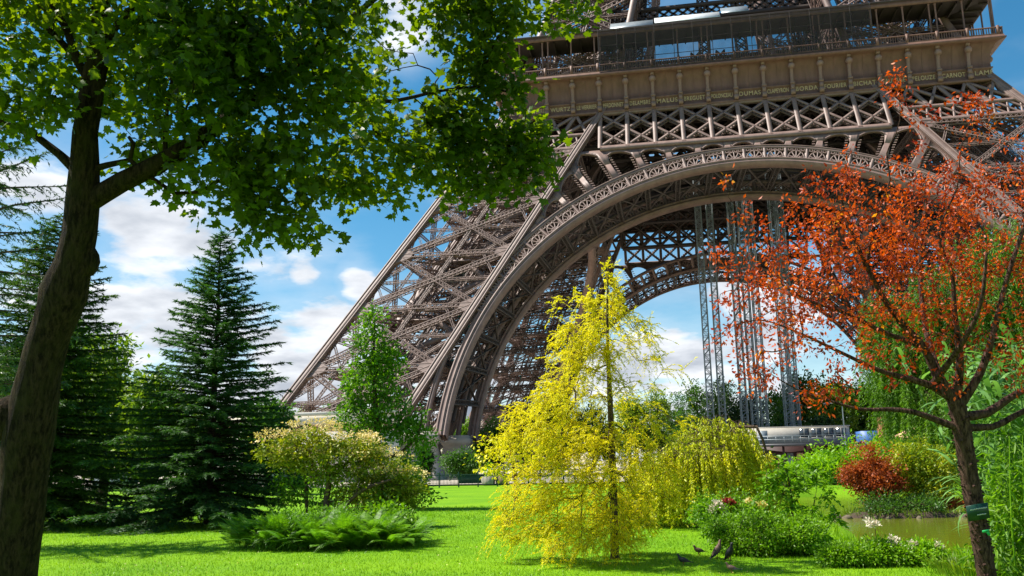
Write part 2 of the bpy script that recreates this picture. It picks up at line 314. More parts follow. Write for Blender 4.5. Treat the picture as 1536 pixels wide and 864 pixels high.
# leaf templates: y along the leaf, z its normal
def tm(v, f): return np.asarray(v, float), np.asarray(f, int)
OVAL = tm([(0, 0, 0), (.26, .45, .07), (0, 1, -.04), (-.26, .45, .07)], [(0, 1, 2), (0, 2, 3)])
NARROW = tm([(0, 0, 0), (.10, .4, .03), (0, 1, -.10), (-.10, .4, .03)], [(0, 1, 2), (0, 2, 3)])
NEEDLE = tm([(-.13, 0, 0), (.13, 0, 0), (0, 1, 0)], [(0, 1, 2)])
THIN = tm([(-.07, 0, 0), (.07, 0, 0), (0, 1, -.05)], [(0, 1, 2)])
_o = [(0, 0), (.16, .02), (.34, -.10), (.40, .10), (.62, .22), (.42, .36), (.50, .62), (.24, .58), (.16, .78), (0, 1.02), (-.16, .78), (-.24, .58), (-.50, .62), (-.42, .36), (-.62, .22), (-.40, .10), (-.34, -.10), (-.16, .02)]
MAPLE = tm([(0, .36, .0)] + [(x, y, -.22*abs(x) - .12*max(0, y-.5)) for x, y in _o], [(0, i+1, (i+1) % len(_o)+1) for i in range(len(_o))])
def _rib(n=6, w=.058, droop=.75):
    v = []
    for i in range(n+1):
        u = i/n; ww = w*(1-u)**.6*(.5+min(1, u*4)*.5); yy = u*(1-.25*u*u); z = .30*u - droop*u*u
        v += [(-ww, yy, z), (ww, yy, z)]
    return tm(v, [(2*i, 2*i+1, 2*i+3, 2*i+2) for i in range(n)])
RIBBON = _rib()
def _clump():
    r = np.random.default_rng(3); v = []; f = []
    for i in range(7):
        a = r.uniform(0, 6.28); c = r.normal(size=3)*.28; d = nrm(r.normal(size=3)); e = nrm(np.cross(d, r.normal(size=3)))
        v += list(np.array([c, c+d*.35+e*.16, c+d*.7, c+d*.35-e*.16])); f += [(4*i, 4*i+1, 4*i+2, 4*i+3)]
    return tm(v, f)
CLUMP = _clump()

# ---------------------------------------------------------------- growing trees
def resample(pts, rad, step):
    pts = np.asarray(pts, float); rad = np.asarray(rad, float)
    # smooth with Catmull-Rom
    out = []; rr = []
    for i in range(len(pts)-1):
        p0 = pts[max(i-1, 0)]; p1 = pts[i]; p2 = pts[i+1]; p3 = pts[min(i+2, len(pts)-1)]
        k = max(1, int(np.linalg.norm(p2-p1)/step))
        for j in range(k):
            u = j/k; out.append(.5*((2*p1)+(-p0+p2)*u+(2*p0-5*p1+4*p2-p3)*u*u+(-p0+3*p1-3*p2+p3)*u**3)); rr.append(rad[i]*(1-u)+rad[i+1]*u)
    out.append(pts[-1]); rr.append(rad[-1])
    return np.array(out), np.array(rr)
def grow(mb, paths, targets, step=.25, jit=.03, kpath=.25, rtip=.005, pexp=.48, curve=.35, sides=9, lump=.03, mat=0):
    """paths: hand laid trunk and limbs; every target is joined to the nearest wood by a bent twig"""
    pos = []; par = []; fix = []; plen = []
    for pts, rad in paths:
        p, r = resample(pts, rad, step); tube(mb, p, r, sides, mat, True, lump)
        for i in range(len(p)):
            if i == 0:
                if pos:
                    dd = np.linalg.norm(np.array(pos)-p[0], axis=1); j = int(dd.argmin()); par.append(j); plen.append(plen[j]+dd[j])
                else: par.append(-1); plen.append(0)
            else: par.append(len(pos)-1); plen.append(plen[-1]+np.linalg.norm(p[i]-p[i-1]))
            pos.append(p[i]); fix.append(r[i])
    nb = len(pos)
    T = np.asarray(targets, float)
    cap = nb + len(T)*40; PA = np.zeros((cap, 3)); PL = np.zeros(cap); PA[:nb] = pos; PL[:nb] = plen; n = nb
    dmin = np.full(len(T), 1e9)
    for i in range(0, nb, 1): dmin = np.minimum(dmin, np.linalg.norm(T-PA[i], axis=1))
    low = np.zeros(cap, bool)
    for t in T[np.argsort(dmin)]:
        d = np.linalg.norm(PA[:n]-t, axis=1); c = d + kpath*PL[:n]; j = int(c.argmin()); dist = d[j]
        k = max(1, min(38, int(dist/step+.5))); a = PA[j]; pj = par[j]; prev = nrm(a-PA[pj]) if pj >= 0 else np.array([0, 0, 1.])
        ctl = a + (prev*curve + nrm(t-a)*(.5-curve*.5))*dist*.9
        last = j
        for i in range(1, k+1):
            u = i/k; q = a*(1-u)**2 + 2*ctl*u*(1-u) + t*u*u
            if i < k: q = q + rng.normal(size=3)*jit
            PA[n] = q; PL[n] = PL[last]+dist/k; par.append(last); fix.append(0); last = n; n += 1
    cnt = np.zeros(n); haschild = np.zeros(n, bool)
    for i in range(n-1, 0, -1):
        if not haschild[i]: cnt[i] += 1
        if par[i] >= 0: cnt[par[i]] += cnt[i]; haschild[par[i]] = True
    r = rtip*np.maximum(cnt, 1)**pexp
    idx = np.arange(nb, n); pi = np.array(par)[idx] if len(idx) else np.zeros(0, int)
    if len(idx):
        ra = r[idx]*1.12; ra = np.minimum(ra, np.where(np.array(fix)[pi] > 0, np.array(fix)[pi]*.8, 9)); ra = np.maximum(ra, r[idx]*.5)
        big = r[idx] > .02
        for sel, sd in ((big, 6), (~big, 3)): cones(mb, PA[pi[sel]], PA[idx[sel]] + nrm(PA[idx[sel]]-PA[pi[sel]])*r[idx[sel]][:, None]*.4, ra[sel], r[idx[sel]], sd, mat)
    return PA[nb:n], PA[pi]
def blobpts(blobs, per, shell=.55):
    """blobs: (centre, radius or 3 radii, weight)"""
    out = []
    for c, r, w in blobs:
        k = max(1, int(per*w)); d = rdir(k); u = rng.uniform(0, 1, (k, 1))**(1/3); u = shell + (1-shell)*u if shell else u
        out.append(np.asarray(c) + d*u*np.asarray(r))
    return np.concatenate(out)
def spray(mb, T, per, spread, tmpl, size, up=.6, mat=0, axisbias=(0, 0, -.3), flat=1.0, szvar=.3):
    k = len(T)*per; c = np.repeat(T, per, 0); o = rng.normal(size=(k, 3))*spread; o[:, 2] *= flat
    ax = nrm(o*1.2/spread*.6 + rng.normal(size=(k, 3))*.6 + np.asarray(axisbias)); nr = rdir(k, (0, 0, up*2.2))
    scatter(mb, tmpl, c+o, ax, nr, size*(1+szvar*rng.uniform(-1, 1, k)), mat)
def twigs_to_leaves(mb, S, D, Ln, sag, dens, tmpl, size, mat=0, spreadang=.75, up=.5, side=None):
    """leaves or needles set along bent twigs"""
    k = np.maximum(2, (Ln*dens).astype(int)); i = np.repeat(np.arange(len(S)), k); u = rng.uniform(0.03, 1, len(i))
    p = S[i] + D[i]*(u*Ln[i])[:, None]; p[:, 2] -= sag[i]*Ln[i]*u**2
    t = D[i].copy(); t[:, 2] -= 2*sag[i]*u; t = nrm(t)
    rd = rdir(len(i)); rd = nrm(rd - t*(rd*t).sum(1, keepdims=True))
    if side is not None:
        rd = nrm(rd*.5 + side[i]*np.where(rng.random(len(i)) < .5, -1, 1)[:, None])
    ax = nrm(t*(1-spreadang*.5) + rd*spreadang)
    scatter(mb, tmpl, p, ax, rdir(len(i), (0, 0, up*2)), size*rng.uniform(.7, 1.3, len(i)), mat)
def twig_wood(mb, S, D, Ln, sag, r0, mat=0, segs=3):
    for a in range(segs):
        u0, u1 = a/segs, (a+1)/segs
        A = S + D*(u0*Ln)[:, None]; A[:, 2] -= sag*Ln*u0**2; B = S + D*(u1*Ln)[:, None]; B[:, 2] -= sag*Ln*u1**2
        cones(mb, A, B, r0*(1-u0*.8), r0*(1-u1*.8), 3, mat)
def conifer(root, base, H, Rf, nb, rise, droop, tw, leaf, bark, dens=55, size=.11, twsp=.13, twsag=.25, trunk_r=.13, lean=(0, 0), t0=.02, tmpl=NEEDLE, minL=.12, twdown=0.0, spreadang=.75, rjit=.3, tpow=1.0):
    base = np.asarray(base, float); wood = MB(); fol = MB()
    tz = np.linspace(0, H, 14); tp = base + np.stack([lean[0]*(tz/H)**1.5 + .02*np.sin(tz*1.3), lean[1]*(tz/H)**1.5 + .02*np.cos(tz*1.7), tz], 1)
    tube(wood, tp, trunk_r*(1-tz/H)**.9+.006, 9, 0, True, .04)
    S = []; D = []; LL = []; SG = []; SD = []
    for i in range(nb):
        t = t0 + (1-t0)*((i+rng.uniform(0, 1))/nb)**tpow; az = i*2.39996 + rng.uniform(-.35, .35)
        Lb = Rf(t, az)*rng.uniform(1-rjit, 1+rjit*.6)
        if Lb < minL: Lb = minL
        o = np.array([np.interp(t*H, tz, tp[:, c]) for c in range(3)]); h = np.array([math.cos(az), math.sin(az), 0])
        s = np.linspace(0, 1, 9); ri = rise(t); dr = droop(t)
        pz = Lb*(ri*s - dr*s**1.6 + .28*dr*s**4)
        wig = np.cumsum(rng.normal(size=9))*.012*Lb; sd = np.array([-h[1], h[0], 0])
        pth = o + h*(s*Lb)[:, None] + np.array([0, 0, 1])*pz[:, None] + sd*wig[:, None]
        tube(wood, pth, np.maximum(.004, (.010+.011*Lb)*(1-s*.92)), 5, 0, False)
        k = max(2, int(Lb/twsp))
        for q in range(k):
            u = .12 + .88*(q+rng.uniform(0, 1))/k
            pp = np.array([np.interp(u, s, pth[:, c]) for c in range(3)]); j = min(7, int(u*8)); tg = nrm(pth[j+1]-pth[j])
            for sg in (-1, 1):
                if rng.random() < .12: continue
                dv = nrm(tg*.75 + sd*sg*rng.uniform(.5, 1) + np.array([0, 0, rng.uniform(-.15, .2)-twdown]))
                S.append(pp); D.append(dv); LL.append(tw*(.35+.65*Lb/(Rf(.1, az)+.4))*(1.05-u*.55)*rng.uniform(.5, 1.2)); SG.append(twsag*rng.uniform(.3, 1.6)); SD.append(np.cross(dv, [0, 0, 1]))
        for q in range(max(2, int(Lb/.15))):
            u = rng.uniform(.25, .97); j = min(7, int(u*8)); pp = np.array([np.interp(u, s, pth[:, c]) for c in range(3)])
            S.append(pp); D.append(nrm(pth[j+1]-pth[j])); LL.append(.2); SG.append(0.); SD.append(sd)
    S, D, LL, SG, SD = map(np.asarray, (S, D, LL, SG, SD)); SD = nrm(SD+1e-6)
    twig_wood(wood, S, D, LL, SG, .006, 0)
    twigs_to_leaves(fol, S, D, LL, SG, dens, tmpl, size, 0, spreadang, .8, SD)
    wood.build('trunk', bark, root, True, origin=base); return fol.build('crown', leaf, root, origin=base)
def leafy(root, base, trunk_paths, blobs, per, leaf, bark, leafn=14, spread=.2, size=.1, tmpl=OVAL, shell=.5, step=.25, rtip=.005, up=.6, axisbias=(0, 0, -.3), flat=.8, jit=.03, sides=8, kpath=.25, curve=.35, partname='crown', onwood=0, szvar=.3, burls=()):
    base = np.asarray(base, float); T = blobpts(blobs, per, shell); wood = MB(); fol = MB()
    for c_, r_ in burls:
        an = np.linspace(.1, 3.04, 7); tube(wood, [np.asarray(c_)-[0, 0, r_*1.3*math.cos(a)] for a in an], [r_*math.sin(a) for a in an], 12, lump=.06)
    nodes, prevn = grow(wood, trunk_paths, T, step=step, jit=jit, rtip=rtip, sides=sides, kpath=kpath, curve=curve)
    spray(fol, T, leafn, spread, tmpl, size, up, 0, axisbias, flat, szvar)
    if onwood:
        sel = nodes[rng.random(len(nodes)) < onwood]; spray(fol, sel, 5, spread*.7, tmpl, size, up, 0, axisbias, flat)
    wood.build('trunk', bark, root, True, origin=base); return fol.build(partname, leaf, root, origin=base), T
def copy_tree(o, parent=None):
    c = o.copy(); COL.objects.link(c); c.parent = parent
    for ch in list(o.children): copy_tree(ch, c)
    return c

# ================================================================ SETTING: ground, pond, paths
def inpoly(x, y, poly):
    poly = np.asarray(poly); ins = np.zeros(x.shape, bool); j = len(poly)-1
    for i in range(len(poly)):
        xi, yi = poly[i]; xj, yj = poly[j]
        c = ((yi > y) != (yj > y)) & (x < (xj-xi)*(y-yi)/(yj-yi+1e-12)+xi); ins ^= c; j = i
    return ins
def polydist(x, y, poly):
    poly = np.asarray(poly); d = np.full(x.shape, 1e9)
    for i in range(len(poly)):
        a = poly[i-1]; b = poly[i]; ab = b-a; t = np.clip(((x-a[0])*ab[0]+(y-a[1])*ab[1])/(ab@ab), 0, 1)
        d = np.minimum(d, np.hypot(x-a[0]-t*ab[0], y-a[1]-t*ab[1]))
    return d
POND = np.array([GD(px, d)[:2] for px, d in [(1218, 27), (1232, 21), (1290, 17.6), (1370, 16.6), (1460, 15.8), (1620, 15), (1850, 26), (1680, 48), (1480, 53), (1330, 52), (1225, 54), (1150, 49), (1135, 43), (1180, 36)]])
ISLE = GD(1352, 33.0); ISLE_R = (2.25, 1.0)
def ground_z(x, y):
    ins = inpoly(x, y, POND); d = polydist(x, y, POND); z = np.where(ins, -np.minimum(d*.55, .95), 0.0)
    near = np.where(~ins, np.clip(1-d/3.0, 0, 1)**2*-.10, 0); z = z + near
    u = (x-ISLE[0])*R2[0]+(y-ISLE[1])*R2[1]; v = (x-ISLE[0])*F2[0]+(y-ISLE[1])*F2[1]
    e = np.sqrt((u/ISLE_R[0])**2+(v/ISLE_R[1])**2); z = np.where(e < 1.35, np.maximum(z, -.31 - np.clip(e-1, 0, 1)*1.6 + .08*np.clip(1-e, 0, 1)), z)
    return z + .05*np.sin(x*.21+1)*np.cos(y*.17)*np.clip((np.hypot(x-CAMP[0], y-CAMP[1])-8)/20, 0, 1)
def axis_lines(c, fine, half):
    a = np.arange(-half, half+.01, fine); o = half*np.cumprod(np.full(16, 1.42)); return c + np.concatenate([-o[::-1], a, o])
gx = axis_lines(CAMP[0]+4, .4, 34); gy = axis_lines(CAMP[1]+34, .4, 36)
XX, YY = np.meshgrid(gx, gy); ZZ = ground_z(XX, YY)
mb = MB(); nx, ny = len(gx), len(gy); idx = np.arange(nx*ny).reshape(ny, nx)
mb.add(np.stack([XX, YY, ZZ], -1).reshape(-1, 3), np.stack([idx[:-1, :-1], idx[:-1, 1:], idx[1:, 1:], idx[1:, :-1]], -1).reshape(-1, 4))
tag(mb.build('lawn', M['lawn'], smooth=True), kind='structure')
def sheet(name, pts, mat, z):
    mb = MB(); p = np.array([[q[0], q[1], z] for q in pts]); mb.add(p, [list(range(len(p)))]); return tag(mb.build(name, mat), kind='structure')
w = np.array(POND); cw = w.mean(0); sheet('pond_water', cw+(w-cw)*1.04, M['water'], -.42)
# pale gravel walk in front of the tower, its forecourt behind the fence
sheet('forecourt', [(-2500, -84, 0), (2500, -84, 0), (2500, 3500, 0), (-2500, 3500, 0)], M['gravel'], .12)
for nm, x0, x1, y0, y1 in (('west_bounce_cover', -2500, -75, -1500, -84.2), ('east_bounce_cover', 75, 2500, -1500, -84.2), ('south_bounce_cover', -74.8, 74.8, -1500, -176)): sheet(nm, [(x0, y0), (x1, y0), (x1, y1), (x0, y1)], M['bounce_cover'], .09)  # unseen ground sheets, added to cut the lawn's green bounce on the tower
sheet('pond_walk', [GD(1105, 56.2), GD(1215, 57.0), GD(1215, 62), GD(1105, 62)], M['gravel'], .10)

# ================================================================ THE TOWER
TZ = 1.0
tower = empty('iron_lattice_tower', (0, 0, TZ), 'huge brown iron lattice tower on four splayed pillars joined by great arches', 'tower')
ZB, ZG = 51.25, 44.4
def xo(z): return 61.956 - .53534*z
def xi(z): return 45.552 - .50923*z
TF = np.array([0, .47195, .88162]); NF = np.array([0, -.88162, .47195])       # up the sloping face, and out of it
def FP(x, z, off=0.):
    x = np.asarray(x, float); z = np.asarray(z, float); x, z = np.broadcast_arrays(x, z)
    return np.stack([x, -xo(z), z], -1) + NF*off
def IP(x, z, off=0.):
    x, z = np.broadcast_arrays(np.asarray(x, float), np.asarray(z, float)); return np.stack([x, -xi(z), z], -1) + np.array([0, -.891, .454])*off
NI = np.array([0, -.891, .454])
def quad_copies(o, part=True):
    """the other three sides of the tower"""
    for k in (1, 2, 3):
        c = o.copy(); COL.objects.link(c); c.parent = tower; c.rotation_euler = (0, 0, k*math.pi/2)
        for ch in o.children:
            if ch.name.startswith('lettering'): continue
            d = ch.copy(); COL.objects.link(d); d.parent = c
def truss(mb, A, B, w, dp, n, t=.11, cell=None, mat=0, full=True):
    A = np.asarray(A, float); B = np.asarray(B, float); d = nrm(B-A); Ln = np.linalg.norm(B-A)
    n = nrm(np.asarray(n, float) - d*np.dot(n, d)); l = np.cross(d, n); cell = cell or w; k = max(2, int(Ln/cell)); u = np.linspace(0, 1, k+1)[:, None]
    C = {(a, b): (A + l*w/2*a + n*dp/2*b) for a in (-1, 1) for b in (-1, 1)}
    for c in C.values(): bars(mb, [c], [c+(B-A)], t*1.6, t*1.6, n, mat)
    p = {k_: c + (B-A)*u for k_, c in C.items()}
    for b in (-1, 1):
        bars(mb, p[-1, b][:-1], p[1, b][1:], t, t*.5, n, mat)
        if full: bars(mb, p[1, b][:-1], p[-1, b][1:], t, t*.5, n, mat)
    for a in (-1, 1):
        e = np.arange(k) % 2 == 0
        q0 = np.where(e[:, None], p[a, -1][:-1], p[a, 1][:-1]); q1 = np.where(e[:, None], p[a, 1][1:], p[a, -1][1:]); bars(mb, q0, q1, t, t*.5, l, mat)

# ---- pillars (one built, turned three times)
LV = [4.2, 12.4, 20.4, 28.2, 36.2, 44.4, 51.25]
def corner(a, b, z): return np.array([-(xo(z) if a else xi(z)), -(xo(z) if b else xi(z)), z])
mbL = MB(); mbT = MB(); mbS = MB()
for a in (0, 1):
    for b in (0, 1):
        A = corner(a, b, 3.0); B = corner(a, b, 56.0)
        bars(mbL, [A], [B], .82, .82, [0, -1, .5], 0)
        d = nrm(B-A); n = nrm(np.array([0, -1, .5]) - d*np.dot([0, -1, .5], d)); s = np.cross(d, n)
        for q in (-1, 1):
            bars(mbL, [A+s*.40*q+n*.42], [B+s*.40*q+n*.42], .16, .10, n, 0); bars(mbL, [A+s*.42+n*.38*q], [B+s*.42+n*.38*q], .10, .16, n, 0); bars(mbL, [A-s*.42+n*.38*q], [B-s*.42+n*.38*q], .10, .16, n, 0)
        # knee plates where the lattice meets the leg
        for z in LV[1:-1]:
            for (a2, b2) in ((1-a, b), (a, 1-b)):
                p = corner(a, b, z); q = corner(a2, b2, z); e = nrm(q-p); f = d; nn = np.cross(e, f)
                tri = np.array([p+f*1.5+e*.3, p+f*.45+e*2.1, p-f*.45+e*2.1, p-f*1.5+e*.3])
                nn = nrm(nn); mbL.add(np.vstack([tri+nn*.25, tri-nn*.25]), [[0, 1, 2, 3], [7, 6, 5, 4]]); mbL.add(np.vstack([tri+nn*.25, tri-nn*.25]), [[0, 4, 5, 1], [1, 5, 6, 2], [2, 6, 7, 3]])
faces = [((1, 1), (0, 1), [0, -1, .5]), ((1, 0), (0, 0), [0, -1, .5]), ((1, 1), (1, 0), [-1, 0, .5]), ((0, 1), (0, 0), [-1, 0, .5])]
for (c1, c2, n) in faces:
    for k in range(len(LV)-1):
        z0, z1 = LV[k], LV[k+1]
        a0, a1, b0, b1 = corner(*c1, z0), corner(*c1, z1), corner(*c2, z0), corner(*c2, z1)
        if k == len(LV)-2: truss(mbT, a0, b0, .64, .5, n, .07); continue
        truss(mbT, a0, b1, .56, .45, n, .058); truss(mbT, b0, a1, .56, .45, n, .058)
        if k: truss(mbT, a0, b0, .56, .45, n, .058)
        mid = (a0+a1+b0+b1)/4
        for p in ((a0+a1)/2, (b0+b1)/2, (a0+b0)/2, (a1+b1)/2): truss(mbT, mid, p, .3, .3, n, .045, .5, full=False)
        for (p, q) in (((a0+a1)/2, (a0*.75+b0*.25)), ((b0+b1)/2, (b0*.75+a0*.25)), ((a0+a1)/2, (a1*.75+b1*.25)), ((b0+b1)/2, (b1*.75+a1*.25))): truss(mbT, p, q, .26, .26, n, .04, .5, full=False)
# inside: plan bracing, lift rails, stairs, working floors
for k in range(1, len(LV)):
    z = LV[k]; c = [corner(a, b, z) for a, b in ((1, 1), (0, 1), (0, 0), (1, 0))]
    for i in range(4): truss(mbS, (c[i]+c[i-1])/2, (c[i]+c[(i+1) % 4])/2, .6, .5, [0, 0, 1], .09)
    truss(mbS, c[0], c[2], .5, .5, [0, 0, 1], .08); truss(mbS, c[1], c[3], .5, .5, [0, 0, 1], .08)
def pm(u, v, z): return np.array([-(xi(z)+(xo(z)-xi(z))*u), -(xi(z)+(xo(z)-xi(z))*v), z])
for (u, v) in ((.36, .40), (.64, .40), (.36, .62), (.64, .62)):
    truss(mbS, pm(u, v, 4), pm(u, v, 56), .7, .9, [0, -1, .5], .10, .9)
for j in range(40):
    z = 4+j*1.28; truss(mbS, pm(.34, .4, z), pm(.66, .4, z), .25, .25, [0, 0, 1], .05, .6, full=False); bars(mbS, [pm(.36, .38, z)], [pm(.36, .64, z)], .14, .14, [0, 0, 1])
for j in range(26):                                                         # zigzag stairs with rails
    z = 4+j*1.9; u0, u1 = (.12, .34) if j % 2 else (.34, .12)
    for dz in (0, .9): bars(mbS, [pm(u0, .78, z)+[0, 0, dz]], [pm(u1, .78, z+1.9)+[0, 0, dz]], .7 if dz == 0 else .06, .08, [0, 1, 0])
    bars(mbS, [pm(.1, .74, z), pm(.1, .82, z)], [pm(.36, .74, z), pm(.36, .82, z)], .09, .09, [0, 0, 1])
    for uu in (.1, .36): bars(mbS, [pm(uu, .76, z)], [pm(uu, .76, z+1.9)], .09, .09, [0, 1, 0])
for j in range(120):                                                         # tangle of pipes, cables and struts
    z = rng.uniform(5, 50); z2 = z+rng.uniform(-3, 7); u = rng.uniform(.05, .95, 4)
    bars(mbS, [pm(u[0], u[1], z)], [pm(u[2] if rng.random() < .5 else u[0], u[3], min(z2, 54))], .08, .08, [.3, 1, .2])
for z, u in ((LV[2]-.6, (.3, .7)), (LV[3]+.5, (.25, .75)), (LV[4]-.2, (.3, .72))):
    pts = [pm(u[0], .3, z), pm(u[1], .3, z), pm(u[1], .7, z), pm(u[0], .7, z)]; bars(mbS, [(pts[0]+pts[3])/2], [(pts[1]+pts[2])/2], 4.0, .25, [0, 0, 1], 0, True)
pl = mbL.build('pillar', M['iron'], tower)
mbT.build('pillar_lattice', M['iron'], pl); mbS.build('inner_bracing', M['iron'], pl)
# stone pedestals of one pillar, under the legs and under the two arch feet
def pedestal(mb, cx, cy, sx, sy, z0, z1, lean=(0, 0)):
    prof = [(1.45, z0), (1.45, z0+.7), (1.38, z0+.9), (1.30, z0+1.0), (1.18, z0+(z1-z0)*.35), (1.0, z0+(z1-z0)*.62), (.92, z1-1.3), (1.04, z1-1.1), (1.10, z1-.85), (1.10, z1-.45), (1.0, z1-.35), (1.0, z1)]
    V = []
    for k, z in prof:
        t = (z-z0)/(z1-z0); ox, oy = lean[0]*t, lean[1]*t
        V += [(cx+ox-sx*k, cy+oy-sy*k, z), (cx+ox+sx*k, cy+oy-sy*k, z), (cx+ox+sx*k, cy+oy+sy*k, z), (cx+ox-sx*k, cy+oy+sy*k, z)]
    F = [[4*i+j, 4*i+(j+1) % 4, 4*i+4+(j+1) % 4, 4*i+4+j] for i in range(len(prof)-1) for j in range(4)]; n = len(V)-4; F.append([n, n+1, n+2, n+3]); mb.add(V, F)
for (x, y, s) in ((-39.6, -61.2, 1.75), (-39.2, -45.2, 1.6), (-61.2, -39.6, 1.75), (-45.2, -39.2, 1.6)):
    mb = MB(); pedestal(mb, x, y, s, s, -1.4, 4.4); o = mb.build('stone_pedestal', M['stone'], pl, origin=(x, y, 0)); o.location = (x, y, 0)
for a in (0, 1):
    for b in (0, 1):
        x, y, _ = corner(a, b, 3.2); mb = MB(); pedestal(mb, x, y, 1.9, 1.9, -1.4, 4.0); o = mb.build('stone_pedestal', M['stone'], pl, origin=(x, y, 0)); o.location = (x, y, 0)
# lift cabin and teal sheets, seen in the nearest pillar's lattice
mb = MB()
for (u, v, z, s) in ((.62, .35, 27.5, 1.4),): p = pm(u, v, z); box(mb, p-[1.6, 1.2, 1.3], p+[1.6, 1.2, 1.3])
oc = mb.build('lift_cabin', M['steel'], pl)
mb = MB()
for q in (-1.0, 0, 1.0): box(mb, p+[q-.42, -1.24, -.5], p+[q+.42, -1.21, .9])
mb.build('window', M['glass'], oc)
for (u, v, z) in ((.40, .22, 22.0), (.12, .30, 13.6), (.15, .55, 19.6)):
    mb = MB(); q = pm(u, v, z); box(mb, q-[.75, .05, 1.0], q+[.75, .05, 1.0]); o = mb.build('teal_sheet', M['teal'], pl)
quad_copies(pl)

# ---- arches
AX, AZ, Z0 = 37.0, 36.0, 4.0
def arch_curve(t, off):
    """off: distance outside the soffit line"""
    x = -AX*np.cos(t); z = Z0 + AZ*np.sin(t); nx_ = -np.cos(t)*AZ; nz__ = np.sin(t)*AX; k = np.hypot(nx_, nz__); return x+off*nx_/k, z+off*nz__/k
def arch_part(PT, NV, rear):
    mb = MB(); tr = MB(); T = np.linspace(0, np.pi, 121)
    def ring(off, w, h, o):
        x, z = arch_curve(T, off); Pn = PT(x, z, o); bars(mb, Pn[:-1], Pn[1:], w, h, NV)
    ring(.18, .36, 1.3, -.55); ring(.42, .12, 1.5, -.6)                     # soffit flange box
    EXT = 2.55
    ring(EXT, .34, .9, -.35); ring(EXT+.22, .10, 1.1, -.35)
    ring(.55, .18, .35, .06)
    # lower haunch: solid web where the band runs into the leg
    t0 = .60 if not rear else .42
    for sgn in (0, 1):
        tt = np.linspace(0, t0, 16); tt = np.pi-tt if sgn else tt
        x0, z0 = arch_curve(tt, .3); x1, z1 = arch_curve(tt, 1.15)
        for o in (-.05, -1.0):
            V = np.concatenate([PT(x0, z0, o), PT(x1, z1, o)]); n = len(tt); mb.add(V, [[i, i+1, n+i+1, n+i] for i in range(n-1)])
        xx, z_ = arch_curve(tt, 1.15); Pn = PT(xx, z_, -.5); bars(mb, Pn[:-1], Pn[1:], .2, 1.1, NV)
    nc = 44; te = np.linspace(0, np.pi, 2001); xx, z_ = arch_curve(te, 1.2); s = np.concatenate([[0], np.cumsum(np.hypot(np.diff(xx), np.diff(z_)))]); tp = np.interp(np.linspace(0, s[-1], nc+1), s, te)
    lo = 6 if not rear else 3
    tp = tp[lo:nc+1-lo]
    def pt(t, r, o=0.): x, z = arch_curve(np.asarray(t), np.asarray(r)); return PT(x, z, o)
    for o in (0., -.75):
        bars(mb, pt(tp, .4, o), pt(tp, EXT, o), .34, .14, NV); bars(mb, pt(tp, .4, o-.1), pt(tp, EXT, o-.1), .55, .05, NV)
    for i in range(len(tp)-1):
        a, b = tp[i], tp[i+1]; mid = (a+b)/2; half = (b-a)/2; cw = 1.15
        q = np.linspace(-1, 1, 9); ang = q*np.pi/2
        at = mid + half*.80*np.sin(ang); ar = .62 + 1.35*np.cos(ang)
        A = pt(at[:-1], ar[:-1]); B = pt(at[1:], ar[1:]); bars(tr, A, B, .13, .12, NV)
        at2 = mid + half*.42*np.sin(ang); ar2 = .62 + .55*np.cos(ang); bars(tr, pt(at2[:-1], ar2[:-1]), pt(at2[1:], ar2[1:]), .10, .10, NV)
        sp = np.array([1, 2.5, 4, 5.5, 7])/8; st = np.interp(sp*8, np.arange(9), at); sr = np.interp(sp*8, np.arange(9), ar)
        bars(tr, pt(np.full(5, mid), np.full(5, .62)), pt(st, sr), .16, .12, NV)
        if not rear:                                                       # row of little scroll rings under the upper flange
            for cx in (-.62, -.2, .22, .62):
                c_t = mid + half*cx; an = np.linspace(0, 2*np.pi, 7); rt = c_t + half*.16*np.cos(an); rr = 2.2 + .19*np.sin(an); bars(tr, pt(rt[:-1], rr[:-1]), pt(rt[1:], rr[1:]), .07, .08, NV)
            bars(tr, [pt(a, 1.98)], [pt(b, 1.98)], .08, .1, NV)
    o = mb.build('arch' if not rear else 'inner_arch', M['iron'], tower); tr.build('fan_tracery', M['iron'], o); return o
ARCH = arch_part(FP, NF, False); IARCH = arch_part(IP, NI, True)
# cross frames between the front and the inner arch
mb = MB()
for i, t in enumerate(np.linspace(.12, np.pi-.12, 25)):
    for off in (.5, 2.4):
        x, z = arch_curve(np.array(t), off); truss(mb, FP(x, z, -.8), IP(x, z, .6), .6, .5, [0, 0, 1] if abs(math.cos(t)) < .8 else [1, 0, 0], .10, .9)
    x, z = arch_curve(np.array(t), .5); x2, z2 = arch_curve(np.array(t), 2.4)
    a, b, c, d = FP(x, z, -.8), IP(x, z, .6), FP(x2, z2, -.8), IP(x2, z2, .6)
    for k in range(4): u0, u1 = k/4, (k+1)/4; bars(mb, [a+(b-a)*u0, c+(d-c)*u0], [c+(d-c)*u1, a+(b-a)*u1], .12, .12, [1, 0, 0])
    if i:
        t_ = np.linspace(.12, np.pi-.12, 25)[i-1]; xq, zq = arch_curve(np.array(t_), .5)
        bars(mb, [FP(x, z, -.9), IP(x, z, .5)], [IP(xq, zq, .5), FP(xq, zq, -.9)], .3, .14, [0, 0, 1])
for off in (.7, 2.3):
    for f in (.33, .66):
        tt = np.linspace(.05, np.pi-.05, 60); x, z = arch_curve(tt, off); pn = FP(x, z)*(1-f)+IP(x, z)*f; bars(mb, pn[:-1], pn[1:], .35, .25, [0, -1, 0])
XF = mb.build('arch_cross_frames', M['iron_dark'], tower)

